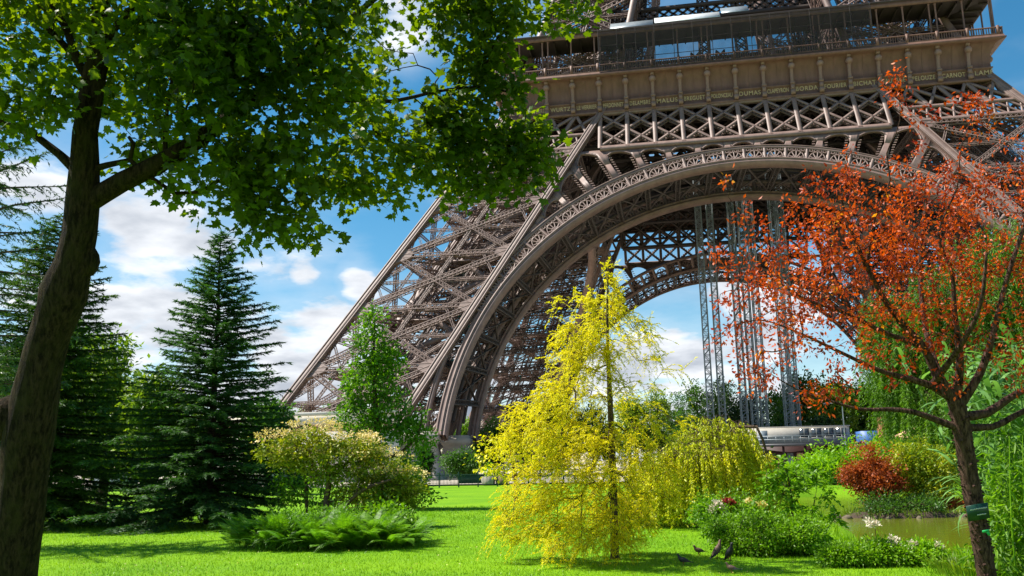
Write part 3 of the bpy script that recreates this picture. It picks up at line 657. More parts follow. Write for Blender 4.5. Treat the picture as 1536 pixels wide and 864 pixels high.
# ---- spandrel plate with its arched openings
mb = MB(); ECC = 2.78
def bound(t):
    x, z = arch_curve(t, ECC); x2, z2 = arch_curve(t, ECC+1); nx_, nz__ = x2-x, z2-z
    s1 = (ZG-.1-z)/nz__ if nz__ > 1e-6 else 1e9
    den = nx_ + math.copysign(1, x)*-.50923*-nz__*1.0 if False else None
    sg = -1 if x < 0 else 1
    dd = sg*nx_ + .50923*nz__; s2 = ((45.552-.50923*z) - sg*x)/dd if dd > 1e-6 else 1e9
    return min(s1, s2-.35)
edges = np.linspace(.62, np.pi-.62, 20)
for i in range(len(edges)-1):
    a, b = edges[i], edges[i+1]; w_ = (b-a); aa, bb = a+w_*.085, b-w_*.085; hw_ = (bb-aa)/2*AX*.98; tm_ = (aa+bb)/2
    ss = np.concatenate([[a], np.linspace(aa, bb, 13), [b]]); strips = []
    for t in ss:
        B_ = bound(t)
        q = np.clip((t-tm_)/((bb-aa)/2), -1, 1); top = B_-.55-(1-math.sqrt(max(0, 1-q*q)))*hw_*.9; bot = .12
        if t <= aa or t >= bb or top-bot < .12: bot = top = max(B_*.5, .01)
        strips.append((t, bot, top, max(B_, .02)))
    for (t0, b0, p0, B0), (t1, b1, p1, B1) in zip(strips[:-1], strips[1:]):
        if B0 < .05 and B1 < .05: continue
        for (l0, h0, l1, h1) in ((0, b0, 0, b1), (p0, B0, p1, B1)):
            if h0-l0 < .005 and h1-l1 < .005: continue
            V = []
            for o in (-.12, -.45):
                for (t, r) in ((t0, l0), (t1, l1), (t1, h1), (t0, h0)): x, z = arch_curve(t, ECC+r); V.append(FP(x, z, o))
            mb.add(V, [[0, 1, 2, 3], [7, 6, 5, 4], [0, 4, 5, 1], [2, 6, 7, 3]])
    # moulding round each opening and teeth down the ribs
    op = [(t, p) for t, b_, p, B_ in strips if p-b_ > .2]
    if len(op) > 3:
        for (t0, p0), (t1, p1) in zip(op[:-1], op[1:]):
            x0, z0 = arch_curve(t0, ECC+p0); x1, z1 = arch_curve(t1, ECC+p1); bars(mb, [FP(x0, z0, -.08)], [FP(x1, z1, -.08)], .16, .14, NF)
        for t, sg in ((aa, 1), (bb, -1)):
            for r in np.arange(.4, max(.5, bound(t)-1.2), .45):
                x, z = arch_curve(t+sg*.011, ECC+r); bars(mb, [FP(x-.2, z, -.3)], [FP(x+.2, z, -.3)], .16, .1, NF)
SPAN = mb.build('arcaded_spandrel', M['iron'], tower)

# ---- belt girder: two X per bay, saw-tooth gussets
mb = MB(); BAY = 2*35.35/18
def girder(PT, NV, x0, x1, zl, zh, front=True, skip=0):
    xs = np.arange(x0, x1+.01, BAY)
    bars(mb, [PT(x0, zl, 0)], [PT(x1, zl, 0)], .75, .5, NV); bars(mb, [PT(x0, zh-.15, 0)], [PT(x1, zh-.15, 0)], .55, .5, NV)
    for x in xs: bars(mb, [PT(x, zl, 0)], [PT(x, zh, 0)], .42, .42, NV); bars(mb, [PT(x, zl, .22)], [PT(x, zh, .22)], .62, .06, NV)
    zm = (zl+zh)/2; za, zb_ = zl+.3, zh-.35; zm = (za+zb_)/2
    for x in xs[:-1]:
        for (p, q) in (((x, za), (x+BAY, zm)), ((x+BAY, za), (x, zm)), ((x, zm), (x+BAY, zb_)), ((x+BAY, zm), (x, zb_))):
            A, B = PT(*p, 0), PT(*q, 0); bars(mb, [A+NV*.1], [B+NV*.1], .36, .18, NV)
            if front:
                d = nrm(B-A); s = np.cross(d, NV); u = np.linspace(.10, .90, 9)[:, None]; c = A+(B-A)*u - NV*.06; bars(mb, c-s*.33, c+s*.33, .19, .08, NV)
            bars(mb, [A-NV*.5], [B-NV*.5], .34, .12, NV)
girder(FP, NF, -35.35+BAY*4, 35.35-BAY*4, ZG, ZB)
# over the pillars: leaning verticals and a double chord below
for sg in (-1, 1):
    for zl, zh in ((47.3, ZB),):
        xa = 19.7*sg; xb = 34.3*sg; kk = 4
        bars(mb, [FP(xi(zl)*sg, zl), FP(xi(zl-2.4)*sg, zl-2.4)], [FP(xo(zl)*sg, zl), FP(xo(zl-2.4)*sg, zl-2.4)], .45, .45, NF)
        for i in range(kk):
            u0, u1 = i/kk, (i+1)/kk
            b0, b1 = sg*(xi(zl)+(xo(zl)-xi(zl))*u0), sg*(xi(zl)+(xo(zl)-xi(zl))*u1); t0, t1 = sg*(xi(zh)+(xo(zh)-xi(zh))*u0), sg*(xi(zh)+(xo(zh)-xi(zh))*u1)
            bars(mb, [FP(b0, zl), FP(b1, zl), FP(b0, zl)], [FP(t1, zh), FP(t0, zh), FP(t0, zh)], [.42, .42, .5], .3, NF)
        for i in range(9):
            u0, u1 = i/9, (i+1)/9; zl2 = zl-2.4
            b0, b1 = sg*(xi(zl2)+(xo(zl2)-xi(zl2))*u0), sg*(xi(zl2)+(xo(zl2)-xi(zl2))*u1); t0, t1 = sg*(xi(zl)+(xo(zl)-xi(zl))*u0), sg*(xi(zl)+(xo(zl)-xi(zl))*u1)
            bars(mb, [FP(b0, zl2), FP(b1, zl2)], [FP(t1, zl), FP(t0, zl)], .28, .2, NF)
    # fillet at the shoulder
    an = np.linspace(0, 1, 9); xx = sg*(34.6 + 2.6*(1-an)**2.2); zz_ = ZB - 5.0*(1-an); pn = FP(xx, zz_); bars(mb, pn[:-1], pn[1:], .5, .7, NF)
GIR = mb.build('belt_girder', M['iron'], tower)
mb = MB(); girder(IP, NI, -35.35+BAY*4, 35.35-BAY*4, ZG, ZB, False)
girder(lambda x, z, o: IP(x, z, o), NI, -35.35+BAY*4, 35.35-BAY*4, ZG-7.2+3.4, ZG-.5, False) if False else None
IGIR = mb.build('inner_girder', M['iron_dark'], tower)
# ---- first floor
mb = MB()
mb.add([(-34, -34, 54.6), (34, -34, 54.6), (13, -13, 54.6), (-13, -13, 54.6), (-34, -34, 57), (34, -34, 57), (13, -13, 57), (-13, -13, 57)], [[0, 1, 2, 3], [7, 6, 5, 4], [3, 2, 6, 7]])
for x in np.arange(-30, 30.1, 2.0):
    y1 = -max(13.2, abs(x)+.4)
    if y1 > -33: bars(mb, [(x, -33.4, 53.6)], [(x, y1, 53.6)], .3, 1.9, [0, 0, 1])
for y in (-14, -20, -26): bars(mb, [(y+.6, y, 53.2)], [(-y-.6, y, 53.2)], .5, 2.6, [0, 0, 1])
for y in (-16, -23, -29.5):
    truss(mb, (y+1, y, 49.5), (-y-1, y, 49.5), 3.4, .5, [0, 1, 0], .2, 3.4)
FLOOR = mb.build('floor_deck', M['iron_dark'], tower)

# ---- frieze with names
prof = [(34.25, 51.15), (34.95, 51.15), (34.95, 51.45), (34.75, 51.5), (34.62, 51.75), (34.45, 51.8), (34.45, 53.0), (34.62, 53.05), (34.62, 53.2), (34.42, 53.25), (34.40, 54.2), (34.48, 55.0), (34.75, 55.8), (35.15, 56.35), (35.5, 56.6), (36.2, 56.62), (36.25, 56.85), (36.05, 56.95), (36.05, 57.2), (35.2, 57.22)]
mb = MB(); V = []
for y, z in prof: V += [(-y, -y, z), (y, -y, z)]
mb.add(V, [[2*i, 2*i+1, 2*i+3, 2*i+2] for i in range(len(prof)-1)])
for i in range(18):                                                         # the seam down every panel
    x = -35.35+BAY*(i+.5); pts = [(x, -y-.012, z) for y, z in prof[9:15]]; bars(mb, pts[:-1], pts[1:], .05, .05, [0, -1, 0])
FR = mb.build('frieze', M['iron_frieze'], tower)
def pil():
    mb = MB(); bars(mb, [(0, -.62, 51.45)], [(0, -.62, 52.1)], .62, .5, [0, -1, 0], 0, True); bars(mb, [(0, -.55, 52.1)], [(0, -.55, 53.0)], .50, .45, [0, -1, 0], 0, True)
    bars(mb, [(0, -.62, 53.0)], [(0, -.62, 53.3)], .66, .5, [0, -1, 0], 0, True); tube(mb, [(0, -.50, 53.3), (0, -.52, 54.3), (0, -.62, 54.9), (0, -.80, 55.3)], [.25, .25, .27, .30], 10)
    an = np.linspace(.1, 3.0, 7); tube(mb, [(0, -.95, 55.62-.5*math.cos(a)) for a in an], [max(.05, .5*math.sin(a)) for a in an], 12)
    bars(mb, [(0, -.6, 56.2)], [(0, -1.15, 56.55)], .5, .3, [0, 0, 1], 0, True)
    return mb
p0 = None
for i in range(1, 18):
    x = -35.35+BAY*i
    if p0 is None: p0 = pil().build('pilaster', M['iron_pilaster'], FR, smooth=False); o = p0
    else: o = p0.copy(); COL.objects.link(o); o.parent = FR
    o.location = (x, -34.48, 0)
for i, s in enumerate(['PETIET', 'DAGUERRE', 'WURTZ', 'LE VERRIER', 'PERDONNET', 'DELAMBRE', 'MALUS', 'BREGUET', 'POLONCEAU', 'DUMAS', 'CLAPEYRON', 'BORDA', 'FOURIER', 'BICHAT', 'SAUVAGE', 'PELOUZE', 'CARNOT', 'LAM\u00c9']):
    cu = bpy.data.curves.new('lettering', 'FONT'); cu.body = s; cu.size = .92; cu.align_x = 'CENTER'; cu.align_y = 'CENTER'; cu.extrude = .03; cu.offset = .014; cu.space_character = 1.0 if len(s) > 8 else 1.15
    tmp = bpy.data.objects.new('tmp', cu); COL.objects.link(tmp); bpy.context.view_layer.update()
    wd = tmp.dimensions.x; me = bpy.data.meshes.new_from_object(tmp.evaluated_get(bpy.context.evaluated_depsgraph_get())); bpy.data.objects.remove(tmp); bpy.data.curves.remove(cu)
    me.materials.clear(); me.materials.append(M['gold']); me.polygons.foreach_set('material_index', np.zeros(len(me.polygons), np.int32)); o = bpy.data.objects.new('lettering', me); COL.objects.link(o); o.parent = FR
    o.location = (-35.35+BAY*(i+.5), -34.50, 52.40); o.rotation_euler = (math.pi/2, 0, 0); o.scale = (min(1.0, 3.02/wd), 1, 1)
# ---- gallery: railing, columns, roof
mb = MB(); x = np.arange(-35.9, 35.91, .32); A = np.stack([x, np.full_like(x, -35.9), np.full_like(x, 57.2)], 1)
bars(mb, A, A+[0, 0, 1.05], .11, .09, [0, -1, 0]); bars(mb, [(-35.95, -35.9, 58.3)], [(35.95, -35.9, 58.3)], .16, .16, [0, 0, 1]); bars(mb, [(-35.95, -35.9, 57.35)], [(35.95, -35.9, 57.35)], .12, .12, [0, 0, 1])
for i in range(19): xx = -35.35+BAY*i; bars(mb, [(xx, -35.92, 57.2)], [(xx, -35.92, 58.55)], .34, .26, [0, -1, 0], 0, True)
RAIL = mb.build('gallery_railing', M['iron_frieze'], tower)
mb = MB(); rf = [(35.4, 63.1), (35.4, 63.8), (35.7, 63.85), (35.7, 64.05), (30.6, 65.0), (30.6, 63.1), (35.4, 63.1)]; V = []
for y, z in rf: V += [(-y, -y, z), (y, -y, z)]
mb.add(V, [[2*i, 2*i+1, 2*i+3, 2*i+2] for i in range(len(rf)-1)])
for x in np.arange(-34, 34.1, BAY/2): 
    yy = -max(30.7, abs(x)); bars(mb, [(x, -35.2, 62.95)], [(x, yy-.1, 62.95)], .16, .3, [0, 0, 1])
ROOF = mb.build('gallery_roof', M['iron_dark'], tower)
mb2 = MB(); bars(mb2, [(-35.42, -35.44, 63.5)], [(35.42, -35.44, 63.5)], .75, .10, [0, -1, 0]); mb2.build('fascia', M['iron_frieze'], ROOF)
mbc = MB(); tube(mbc, [(0, 0, 57.2), (0, 0, 57.5), (0, 0, 57.6), (0, 0, 62.8), (0, 0, 63.15)], [.2, .2, .12, .12, .22], 8)
c0 = None
for i in range(19):
    for dx in ((-.42, .42) if i % 2 == 0 else (0,)):
        if c0 is None: c0 = mbc.build('column', M['iron_frieze'], ROOF); o = c0
        else: o = c0.copy(); COL.objects.link(o); o.parent = ROOF
        o.location = (max(-35.2, min(35.2, -35.35+BAY*i+dx)), -35.15, 0)
for o in (ARCH, IARCH, XF, SPAN, GIR, IGIR, FLOOR, FR, RAIL, ROOF): quad_copies(o)
# pavilions on the deck, white awnings over them
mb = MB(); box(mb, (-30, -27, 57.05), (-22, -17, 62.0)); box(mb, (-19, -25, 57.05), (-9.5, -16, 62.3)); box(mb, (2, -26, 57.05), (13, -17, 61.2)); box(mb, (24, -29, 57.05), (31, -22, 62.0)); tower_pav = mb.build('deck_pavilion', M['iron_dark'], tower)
for (xa, xb, mt_, z) in ((-17.6, -11.2, 'steel', 65.3), (-11.0, -1.5, 'tarp', 65.5), (-1.3, 2.6, 'steel', 66.0)):
    mb = MB(); V = [(xa, -35.6, z-1.2), (xb, -35.6, z-1.2), (xb, -33.6, z+.6), (xa, -33.6, z+.6)]; mb.add(V + [(a, b, c-.08) for a, b, c in V], [[0, 1, 2, 3], [7, 6, 5, 4], [0, 4, 5, 1], [1, 5, 6, 2], [2, 6, 7, 3], [3, 7, 4, 0]]); mb.build('roof_awning', M[mt_], tower)
# ---- second stage pillars
def xo2(z): u = (z-57)/58; return 32.3 - 20*u + 6.5*u*u
def xi2(z): u = (z-57)/58; return 17.2 - 12.5*u + 2.5*u*u
def corner2(a, b, z): return np.array([-(xo2(z) if a else xi2(z)), -(xo2(z) if b else xi2(z)), z])
mbT = MB(); LV2 = [57, 66, 74, 82, 90, 98, 106, 115]
for k in range(len(LV2)-1):
    z0, z1 = LV2[k], LV2[k+1]
    for a in (0, 1):
        for b in (0, 1): pass
    for (c1, c2, n) in faces:
        a0, a1, b0, b1 = corner2(*c1, z0), corner2(*c1, z1), corner2(*c2, z0), corner2(*c2, z1)
        truss(mbT, a0, b1, .9, .6, n, .11); truss(mbT, b0, a1, .9, .6, n, .11); truss(mbT, a1, b1, 1.0, .6, n, .11)
        mid = (a0+a1+b0+b1)/4
        for p in ((a0+a1)/2, (b0+b1)/2, (a0+b0)/2, (a1+b1)/2): truss(mbT, mid, p, .4, .4, n, .07, .6, full=False)
    for (u, v) in ((.4, .4), (.6, .6)):
        f = lambda z: np.array([-(xi2(z)+(xo2(z)-xi2(z))*u), -(xi2(z)+(xo2(z)-xi2(z))*v), z]); truss(mbT, f(z0), f(z1), .8, .8, [0, -1, .3], .12)
up = mbT.build('upper_pillar', M['iron'], tower)
for a in (0, 1):
    for b in (0, 1):
        mb = MB(); pts = np.array([corner2(a, b, z) for z in LV2]); bars(mb, pts[:-1], pts[1:], .85, .85, [0, -1, .3]); mb.build('corner_post', M['iron'], up)
quad_copies(up)
# lattice girders that tie the upper pillars, one per side
mb = MB()
for z0, z1, y in ((72.3, 74.6, 20.5), (80.5, 83.5, 19.0)):
    bars(mb, [(-17, -y, z0), (-17, -y, z1)], [(17, -y, z0), (17, -y, z1)], .6, .5, [0, -1, 0])
    for x in np.arange(-17, 16.9, 1.55): bars(mb, [(x, -y, z0), (x+1.55, -y, z0), (x, -y, (z0+z1)/2), (x+1.55, -y, (z0+z1)/2)], [(x+1.55, -y, (z0+z1)/2), (x, -y, (z0+z1)/2), (x+1.55, -y, z1), (x, -y, z1)], .32, .2, [0, -1, 0])
for x in (-15.2, -3.2, 3.2, 15.2): truss(mb, (x, -20.5, 57), (x*.8, -17, 84), 1.6, .8, [0, -1, 0], .2)
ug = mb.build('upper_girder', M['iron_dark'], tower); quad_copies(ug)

# ================================================================ THINGS ROUND THE TOWER
# netting over the middle of the gallery
def net():
    mb = MB(); xs = np.linspace(-19.4, 19.1, 40); zs = [56.95, 58.5, 60, 61.5, 63.6]; V = []
    for i, x in enumerate(xs):
        for j, z in enumerate(zs): V.append((x, -36.32 - .05*math.sin(i*.9+j) + (.25 if j == 4 else 0), z+TZ))
    n_ = len(zs); mb.add(V, [[i*n_+j, (i+1)*n_+j, (i+1)*n_+j+1, i*n_+j+1] for i in range(len(xs)-1) for j in range(n_-1)])
    o = mb.build('scaffold_netting', M['net'], origin=(0, -36, 57+TZ)); tag(o, 'grey see-through work netting hung over the middle of the tower gallery', 'netting')
    m2 = MB()
    for x in np.arange(-19.4, 19.2, 2.75): bars(m2, [(x, -36.12, 57.2+TZ)], [(x, -36.12, 63.7+TZ)], .08, .08, [0, -1, 0])
    for z in (59, 61.2, 63.6): bars(m2, [(-19.4, -36.1, z+TZ)], [(19.1, -36.1, z+TZ)], .07, .07, [0, -1, 0])
    m2.build('scaffold_tube', M['iron_dark'], o, origin=(0, -36, 57+TZ))
net()
# lift-shaft masts rising from the pavilion to the first floor
def mast(x, y, w, z0, z1):
    mb = MB()
    for a in (-1, 1):
        for b in (-1, 1): bars(mb, [(a*w/2, b*w/2, z0)], [(a*w/2, b*w/2, z1)], .10, .10, [0, -1, 0])
    zz = np.arange(z0, z1-.01, w*1.1)
    for k, z in enumerate(zz):
        s = 1 if k % 2 else -1
        for b in (-1, 1): bars(mb, [(-w/2, b*w/2, z), (-s*w/2, b*w/2, z)], [(w/2, b*w/2, z), (s*w/2, b*w/2, z+w*1.1)], .06, .05, [0, -1, 0]); bars(mb, [(b*w/2, -w/2, z), (b*w/2, -s*w/2, z)], [(b*w/2, w/2, z), (b*w/2, s*w/2, z+w*1.1)], .06, .05, [1, 0, 0])
    return mb
WHERE = {0: 'the left cluster under the arch', 1: 'the middle cluster under the arch', 2: 'the right cluster behind the red tree'}
HOW = ['front left corner', 'front right corner', 'back left corner', 'back right corner']
m0 = None; mi_ = 0
for g, xs_, in ((0, (-5.15, -3.25)), (1, (.25, 1.9, 3.4)), (2, (7.2, 8.4))):
    for x in xs_:
        for y in (-8.6, -6.4):
            if m0 is None: m0 = mast(0, 0, .95, 3.2, 54.6).build('scaffold_mast', M['steel']); o = m0
            else: o = m0.copy(); COL.objects.link(o)
            o.location = (x, y, 0)
            side = ['left', 'right'][xs_.index(x)] if len(xs_) == 2 else ['left', 'centre', 'right'][xs_.index(x)]
            tag(o, 'grey lattice mast, %s %s one of %s' % ('front' if y < -8 else 'rear', side, WHERE[g]), 'mast', 'lattice masts standing under the tower')
# hoarding round the nearest pillar's foot
def prism(mb, p, q, z0, z1, th, mat=0):
    p = np.array([p[0], p[1], (z0+z1)/2]); q = np.array([q[0], q[1], (z0+z1)/2]); bars(mb, [p], [q], th, z1-z0, [0, 0, 1], mat, True)
hb = empty('masonry_base_wall', (-53, -66, 0), 'long pale masonry wall with a brown band round the left pillar foot', 'wall')
mb = MB(); prism(mb, (-66, -66), (-41.5, -66), 0, 5.5, .7); prism(mb, (-41.85, -65.6), (-41.85, -52), 0, 5.5, .7); mb.build('wall_face', M['whitewall'], hb, origin=(-53, -66, 0))
mb = MB(); prism(mb, (-66, -66.05), (-41.4, -66.05), 5.5, 6.3, .7); mb.build('brown_band', M['brownband'], hb, origin=(-53, -66, 0))
mb = MB(); prism(mb, (-66.2, -66.2), (-41.1, -66.2), 6.3, 7.2, 1.3); prism(mb, (-66.4, -66.25), (-40.9, -66.25), 7.2, 7.6, 1.7); mb.build('coping', M['whitewall'], hb, origin=(-53, -66, 0))
# pavilion under the arch
pv = empty('pavilion', (4, -52, 0), 'low maroon pavilion with a thin dark roof under the arch', 'pavilion')
O_ = (4, -52, 0)
mb = MB(); box(mb, (-3.0, -50, 0), (6.2, -40, 3.05)); 
mb.build('wall', M['maroon'], pv, origin=O_)
mb = MB(); box(mb, (-3.9, -52.6, 3.05), (9.3, -38, 3.33)); mb.build('roof', M['charcoal'], pv, origin=O_)
for x in (-3.4, 0.6, 3.0, 5.2, 8.7):
    mb = MB(); box(mb, (x-.12, -52.2, 0), (x+.12, -51.96, 3.05)); mb.build('post', M['maroon'], pv, origin=O_)
for x, mt_ in ((1.2, 'steel'), (2.3, 'tent')):
    mb = MB(); box(mb, (x, -50.12, .4), (x+.7, -50.02, 2.3)); mb.build('poster_board', M[mt_], pv, origin=O_)
mb = MB()
for x in np.arange(-3.8, 9.2, .9): box(mb, (x, -52.4, 3.33), (x+.05, -52.35, 4.2))
for z in (3.8, 4.18): box(mb, (-3.8, -52.43, z), (9.2, -52.36, z+.05))
mb.build('railing', M['steel'], pv, origin=O_)
cb = empty('roof_cabin', (2, -46, 3.33), 'cream cabin with a row of windows set on the pavilion roof', 'cabin'); O_ = (2, -46, 3.33)
mb = MB(); box(mb, (-5.2, -47, 3.34), (8.9, -43, 5.3)); box(mb, (-5.3, -47.1, 5.3), (9.0, -42.9, 5.42)); mb.build('wall', M['cabin'], cb, origin=O_)
for k in range(4):
    x = 3.2+k*1.4; mb = MB(); box(mb, (x, -47.06, 4.1), (x+1.1, -46.99, 5.1)); o = mb.build('window', M['glass'], cb, origin=O_)
    m2 = MB(); box(m2, (x-.08, -47.1, 4.02), (x+1.18, -47.0, 4.1)); box(m2, (x-.08, -47.1, 5.1), (x+1.18, -47.0, 5.18)); box(m2, (x+.5, -47.1, 4.1), (x+.56, -47.06, 5.1)); m2.build('frame', M['cabin'], o, origin=None) if False else m2.build('window_frame', M['cabin'], cb, origin=O_)
mb = MB(); box(mb, (-1.6, -47.08, 3.36), (-.5, -46.99, 5.0)); mb.build('door', M['steel'], cb, origin=O_)
vb = empty('blue_van', (10.6, -49, 0), 'small blue and white kiosk van beside the pavilion', 'van'); O_ = (10.6, -49, 0)
mb = MB(); box(mb, (9.6, -50, .45), (11.4, -46.5, 2.9)); mb.build('body', M['tarp'], vb, origin=O_); mb = MB(); box(mb, (9.56, -50.05, 2.2), (11.45, -46.45, 4.6)); mb.build('upper_box', M['bluebox'], vb, origin=O_)
mb = MB(); box(mb, (9.75, -50.06, 1.5), (11.25, -49.99, 2.15)); mb.build('windscreen', M['glass'], vb, origin=O_)
for x in (9.7, 11.3):
    for y in (-49.4, -47.1): mb = MB(); tube(mb, [(x-.12, y, .45), (x+.12, y, .45)], [.45, .45], 14); mb.build('wheel', M['charcoal'], vb, origin=O_)
# apricot marquee with its rust red post
tt = empty('marquee', (16.5, -50, 0), 'apricot coloured marquee with a pleated peaked roof', 'tent'); O_ = (16.5, -50, 0)
mb = MB(); k = 28; V = [(16.5, -50, 6.6)]
for i in range(k): a = 2*math.pi*i/k; r = 4.3+.18*(-1)**i; V.append((16.5+r*math.cos(a), -50+r*math.sin(a), 3.3+.12*(-1)**i))
for i in range(k): a = 2*math.pi*i/k; r = 1.9+.1*(-1)**i; V.append((16.5+r*math.cos(a), -50+r*math.sin(a), 4.6))
mb.add(V, [[0, 1+k+i, 1+k+(i+1) % k] for i in range(k)]); mb.add(V, [[1+i, 1+(i+1) % k, 1+k+(i+1) % k, 1+k+i] for i in range(k)]); mb.build('canvas_roof', M['tent'], tt, origin=O_)
for i in range(6): a = 2*math.pi*i/6+.3; mb = MB(); tube(mb, [(16.5+4*math.cos(a), -50+4*math.sin(a), 0), (16.5+4*math.cos(a), -50+4*math.sin(a), 3.3)], [.07, .07], 8); mb.build('pole', M['steel'], tt, origin=O_)
o_ = GD(1321, 92); mb = MB(); tube(mb, [o_, o_+[0, 0, 1.6], o_+[0, 0, 5.6], o_+[0, 0, 5.7]], [.42, .40, .38, .2], 12); o = mb.build('timber_post', M['timber'], origin=o_); tag(o, 'thick rust red wooden post standing in front of the apricot marquee', 'post')
m2 = MB(); box(m2, o_+[-.55, -.55, 0], o_+[.55, .55, 1.5]); m2.build('plinth', M['stone'], o, origin=o_)
o_ = GD(1265, 96); lp = empty('street_lamp', o_, 'slim grey street lamp with a bent arm beside the pavilion', 'street lamp')
mb = MB(); tube(mb, [o_, o_+[0, 0, 5.6], o_+[0, 0, 7.2]], [.09, .07, .05], 8); mb.build('pole', M['steel'], lp, origin=o_)
mb = MB(); tube(mb, [o_+[0, 0, 7.15], o_+[-.5, 0, 7.45], o_+[-1.4, 0, 7.5]], [.05, .045, .04], 8); mb.build('arm', M['steel'], lp, origin=o_)
mb = MB(); tube(mb, [o_+[-1.2, 0, 7.46], o_+[-1.5, 0, 7.46], o_+[-1.9, 0, 7.42]], [.06, .16, .08], 8); mb.build('lamp_head', M['charcoal'], lp, origin=o_)
# mansard roofed building seen through the pillar
hb = empty('mansard_building', (-70, 190, 0), 'far pale stone building with a slate mansard roof and dome', 'building'); bx, by = P(705, 640, 330)[:2]; hb.location = (bx, by, 0); O_ = (bx, by, 0)
mb = MB(); box(mb, (bx-16, by-7, 0), (bx+16, by+7, 17)); box(mb, (bx-16.4, by-7.4, 17), (bx+16.4, by+7.4, 17.7)); mb.build('wall', M['facade'], hb, origin=O_)
mb = MB(); V = [(bx-16, by-7, 17.7), (bx+16, by-7, 17.7), (bx+16, by+7, 17.7), (bx-16, by+7, 17.7), (bx-13.5, by-5, 23), (bx+13.5, by-5, 23), (bx+13.5, by+5, 23), (bx-13.5, by+5, 23)]
mb.add(V, [[0, 1, 5, 4], [1, 2, 6, 5], [2, 3, 7, 6], [3, 0, 4, 7], [4, 5, 6, 7]]); ro = mb.build('roof', M['slate'], hb, origin=O_)
mb = MB(); tube(mb, [(bx+4, by-2, 22.5), (bx+4, by-2, 24.5), (bx+4, by-2, 26.5), (bx+4, by-2, 28), (bx+4, by-2, 29), (bx+4, by-2, 31)], [4, 4, 3.3, 2, .7, .1], 16); mb.build('dome', M['slate'], hb, origin=O_)
for i in range(9):
    for z in (2.2, 6.4, 10.4, 14): mb = MB(); x = bx-14+i*3.5; box(mb, (x-.6, by-7.06, z), (x+.6, by-6.98, z+2.3)); mb.build('window', M['glass'], hb, origin=O_)
# low green fence along the far edge of the lawn
def fence(name, a, b, label, k):
    a = np.array([*a, 0.]); b = np.array([*b, 0.]); r = empty(name, (a+b)/2, label, 'fence', 'low green fences along the far lawn edge'); O_ = (a+b)/2; mb = MB()
    u = np.linspace(0, 1, k*14+1)[:, None]; p = a+(b-a)*u; bars(mb, p+[0, 0, .12], p+[0, 0, 1.0], .03, .03, [0, 1, 0])
    for z in (.15, .95): bars(mb, [a+[0, 0, z]], [b+[0, 0, z]], .05, .05, [0, 0, 1])
    mb.build('rail_panel', M['fence'], r, origin=O_)
    for i in range(k+1): mb = MB(); p = a+(b-a)*i/k; tube(mb, [p, p+[0, 0, 1.15]], [.06, .06], 6); mb.build('post', M['fence'], r, origin=O_)
    return r
fa = [G(120, 737), G(270, 736), G(385, 735), G(600, 733), G(775, 729), G(880, 726)]
for i, lb in enumerate(('low green bar fence glimpsed between the two dark conifers', 'low green bar fence hidden mostly behind the pointed fir', 'low green bar fence behind the blossoming shrub', 'low green bar fence before the stone pedestals', 'low green bar fence behind the tall golden tree')):
    fence('lawn_fence', fa[i][:2], fa[i+1][:2], lb, 6)
def panel(px, d, w, h, label, mat='fence'):
    o_ = GD(px, d); mb = MB(); V = o_
    a = o_-R2*w/2; b = o_+R2*w/2; bars(mb, [a+[0, 0, h/2+.12]], [b+[0, 0, h/2+.12]], .08, h, [0, 0, 1], 0, True); o = mb.build('screen_panel', M[mat], origin=o_); tag(o, label, 'screen')
    for q in (a, b): m2 = MB(); tube(m2, [q, q+[0, 0, h+.25]], [.06, .06], 6); m2.build('post', M['fence'], o, origin=o_)
panel(702, 79, 2.2, .7, 'solid dark green screen panel standing behind the fence by the pedestals')
panel(425, 72, 3.4, 1.5, 'dark green screen panel between the pointed fir and the blossoming shrub')
panel(168, 74, 3.6, 1.4, 'grey green screen panel glimpsed between the two big conifers', 'steel')
for px, lb in ((727, 'pale square planter box left of its twin behind the fence'), (748, 'brownish square planter box right of its twin behind the fence')):
    o_ = GD(px, 75); r = empty('planter_box', o_, lb, 'planter', 'square planter boxes behind the fence')
    mb = MB(); V = []
    for k, z in ((.46, 0), (.55, .62), (.47, .62), (.45, .5)): V += [(o_[0]-k, o_[1]-k, z+.1), (o_[0]+k, o_[1]-k, z+.1), (o_[0]+k, o_[1]+k, z+.1), (o_[0]-k, o_[1]+k, z+.1)]
    mb.add(V, [[4*i+j, 4*i+(j+1) % 4, 4*i+4+(j+1) % 4, 4*i+4+j] for i in range(3) for j in range(4)]+[[12, 13, 14, 15]]); mb.build('box', M['stone' if px < 740 else 'brownband'], r, origin=o_)
    mb = MB(); T = blobpts([((o_[0], o_[1], 1.25), (.5, .5, .6), 1)], 40, .2); spray(mb, T, 5, .1, OVAL, .2, .5); mb.build('shrub', M['lime' if px < 740 else 'darkgreen'], r, origin=o_)

# ================================================================ TREES AND PLANTS
def BL(px, py, d, rx, ry, w=None, rd=.85):
    s = d/FPX; return (P(px, py, d), (rx*s, rx*s*rd, ry*s), (rx*ry/6000 if w is None else w*rx*ry/6000))
def PP(lst, d, wpx):
    """limb through photo points: (px, py[, depth]) and its width in pixels along the way"""
    pts = [P(q[0], q[1], q[2] if len(q) > 2 else d) for q in lst]; ww = np.interp(np.linspace(0, 1, len(lst)), np.linspace(0, 1, len(wpx)), wpx)
    return (np.array(pts), np.array([w/2*(q[2] if len(q) > 2 else d)/FPX for w, q in zip(ww, lst)]))

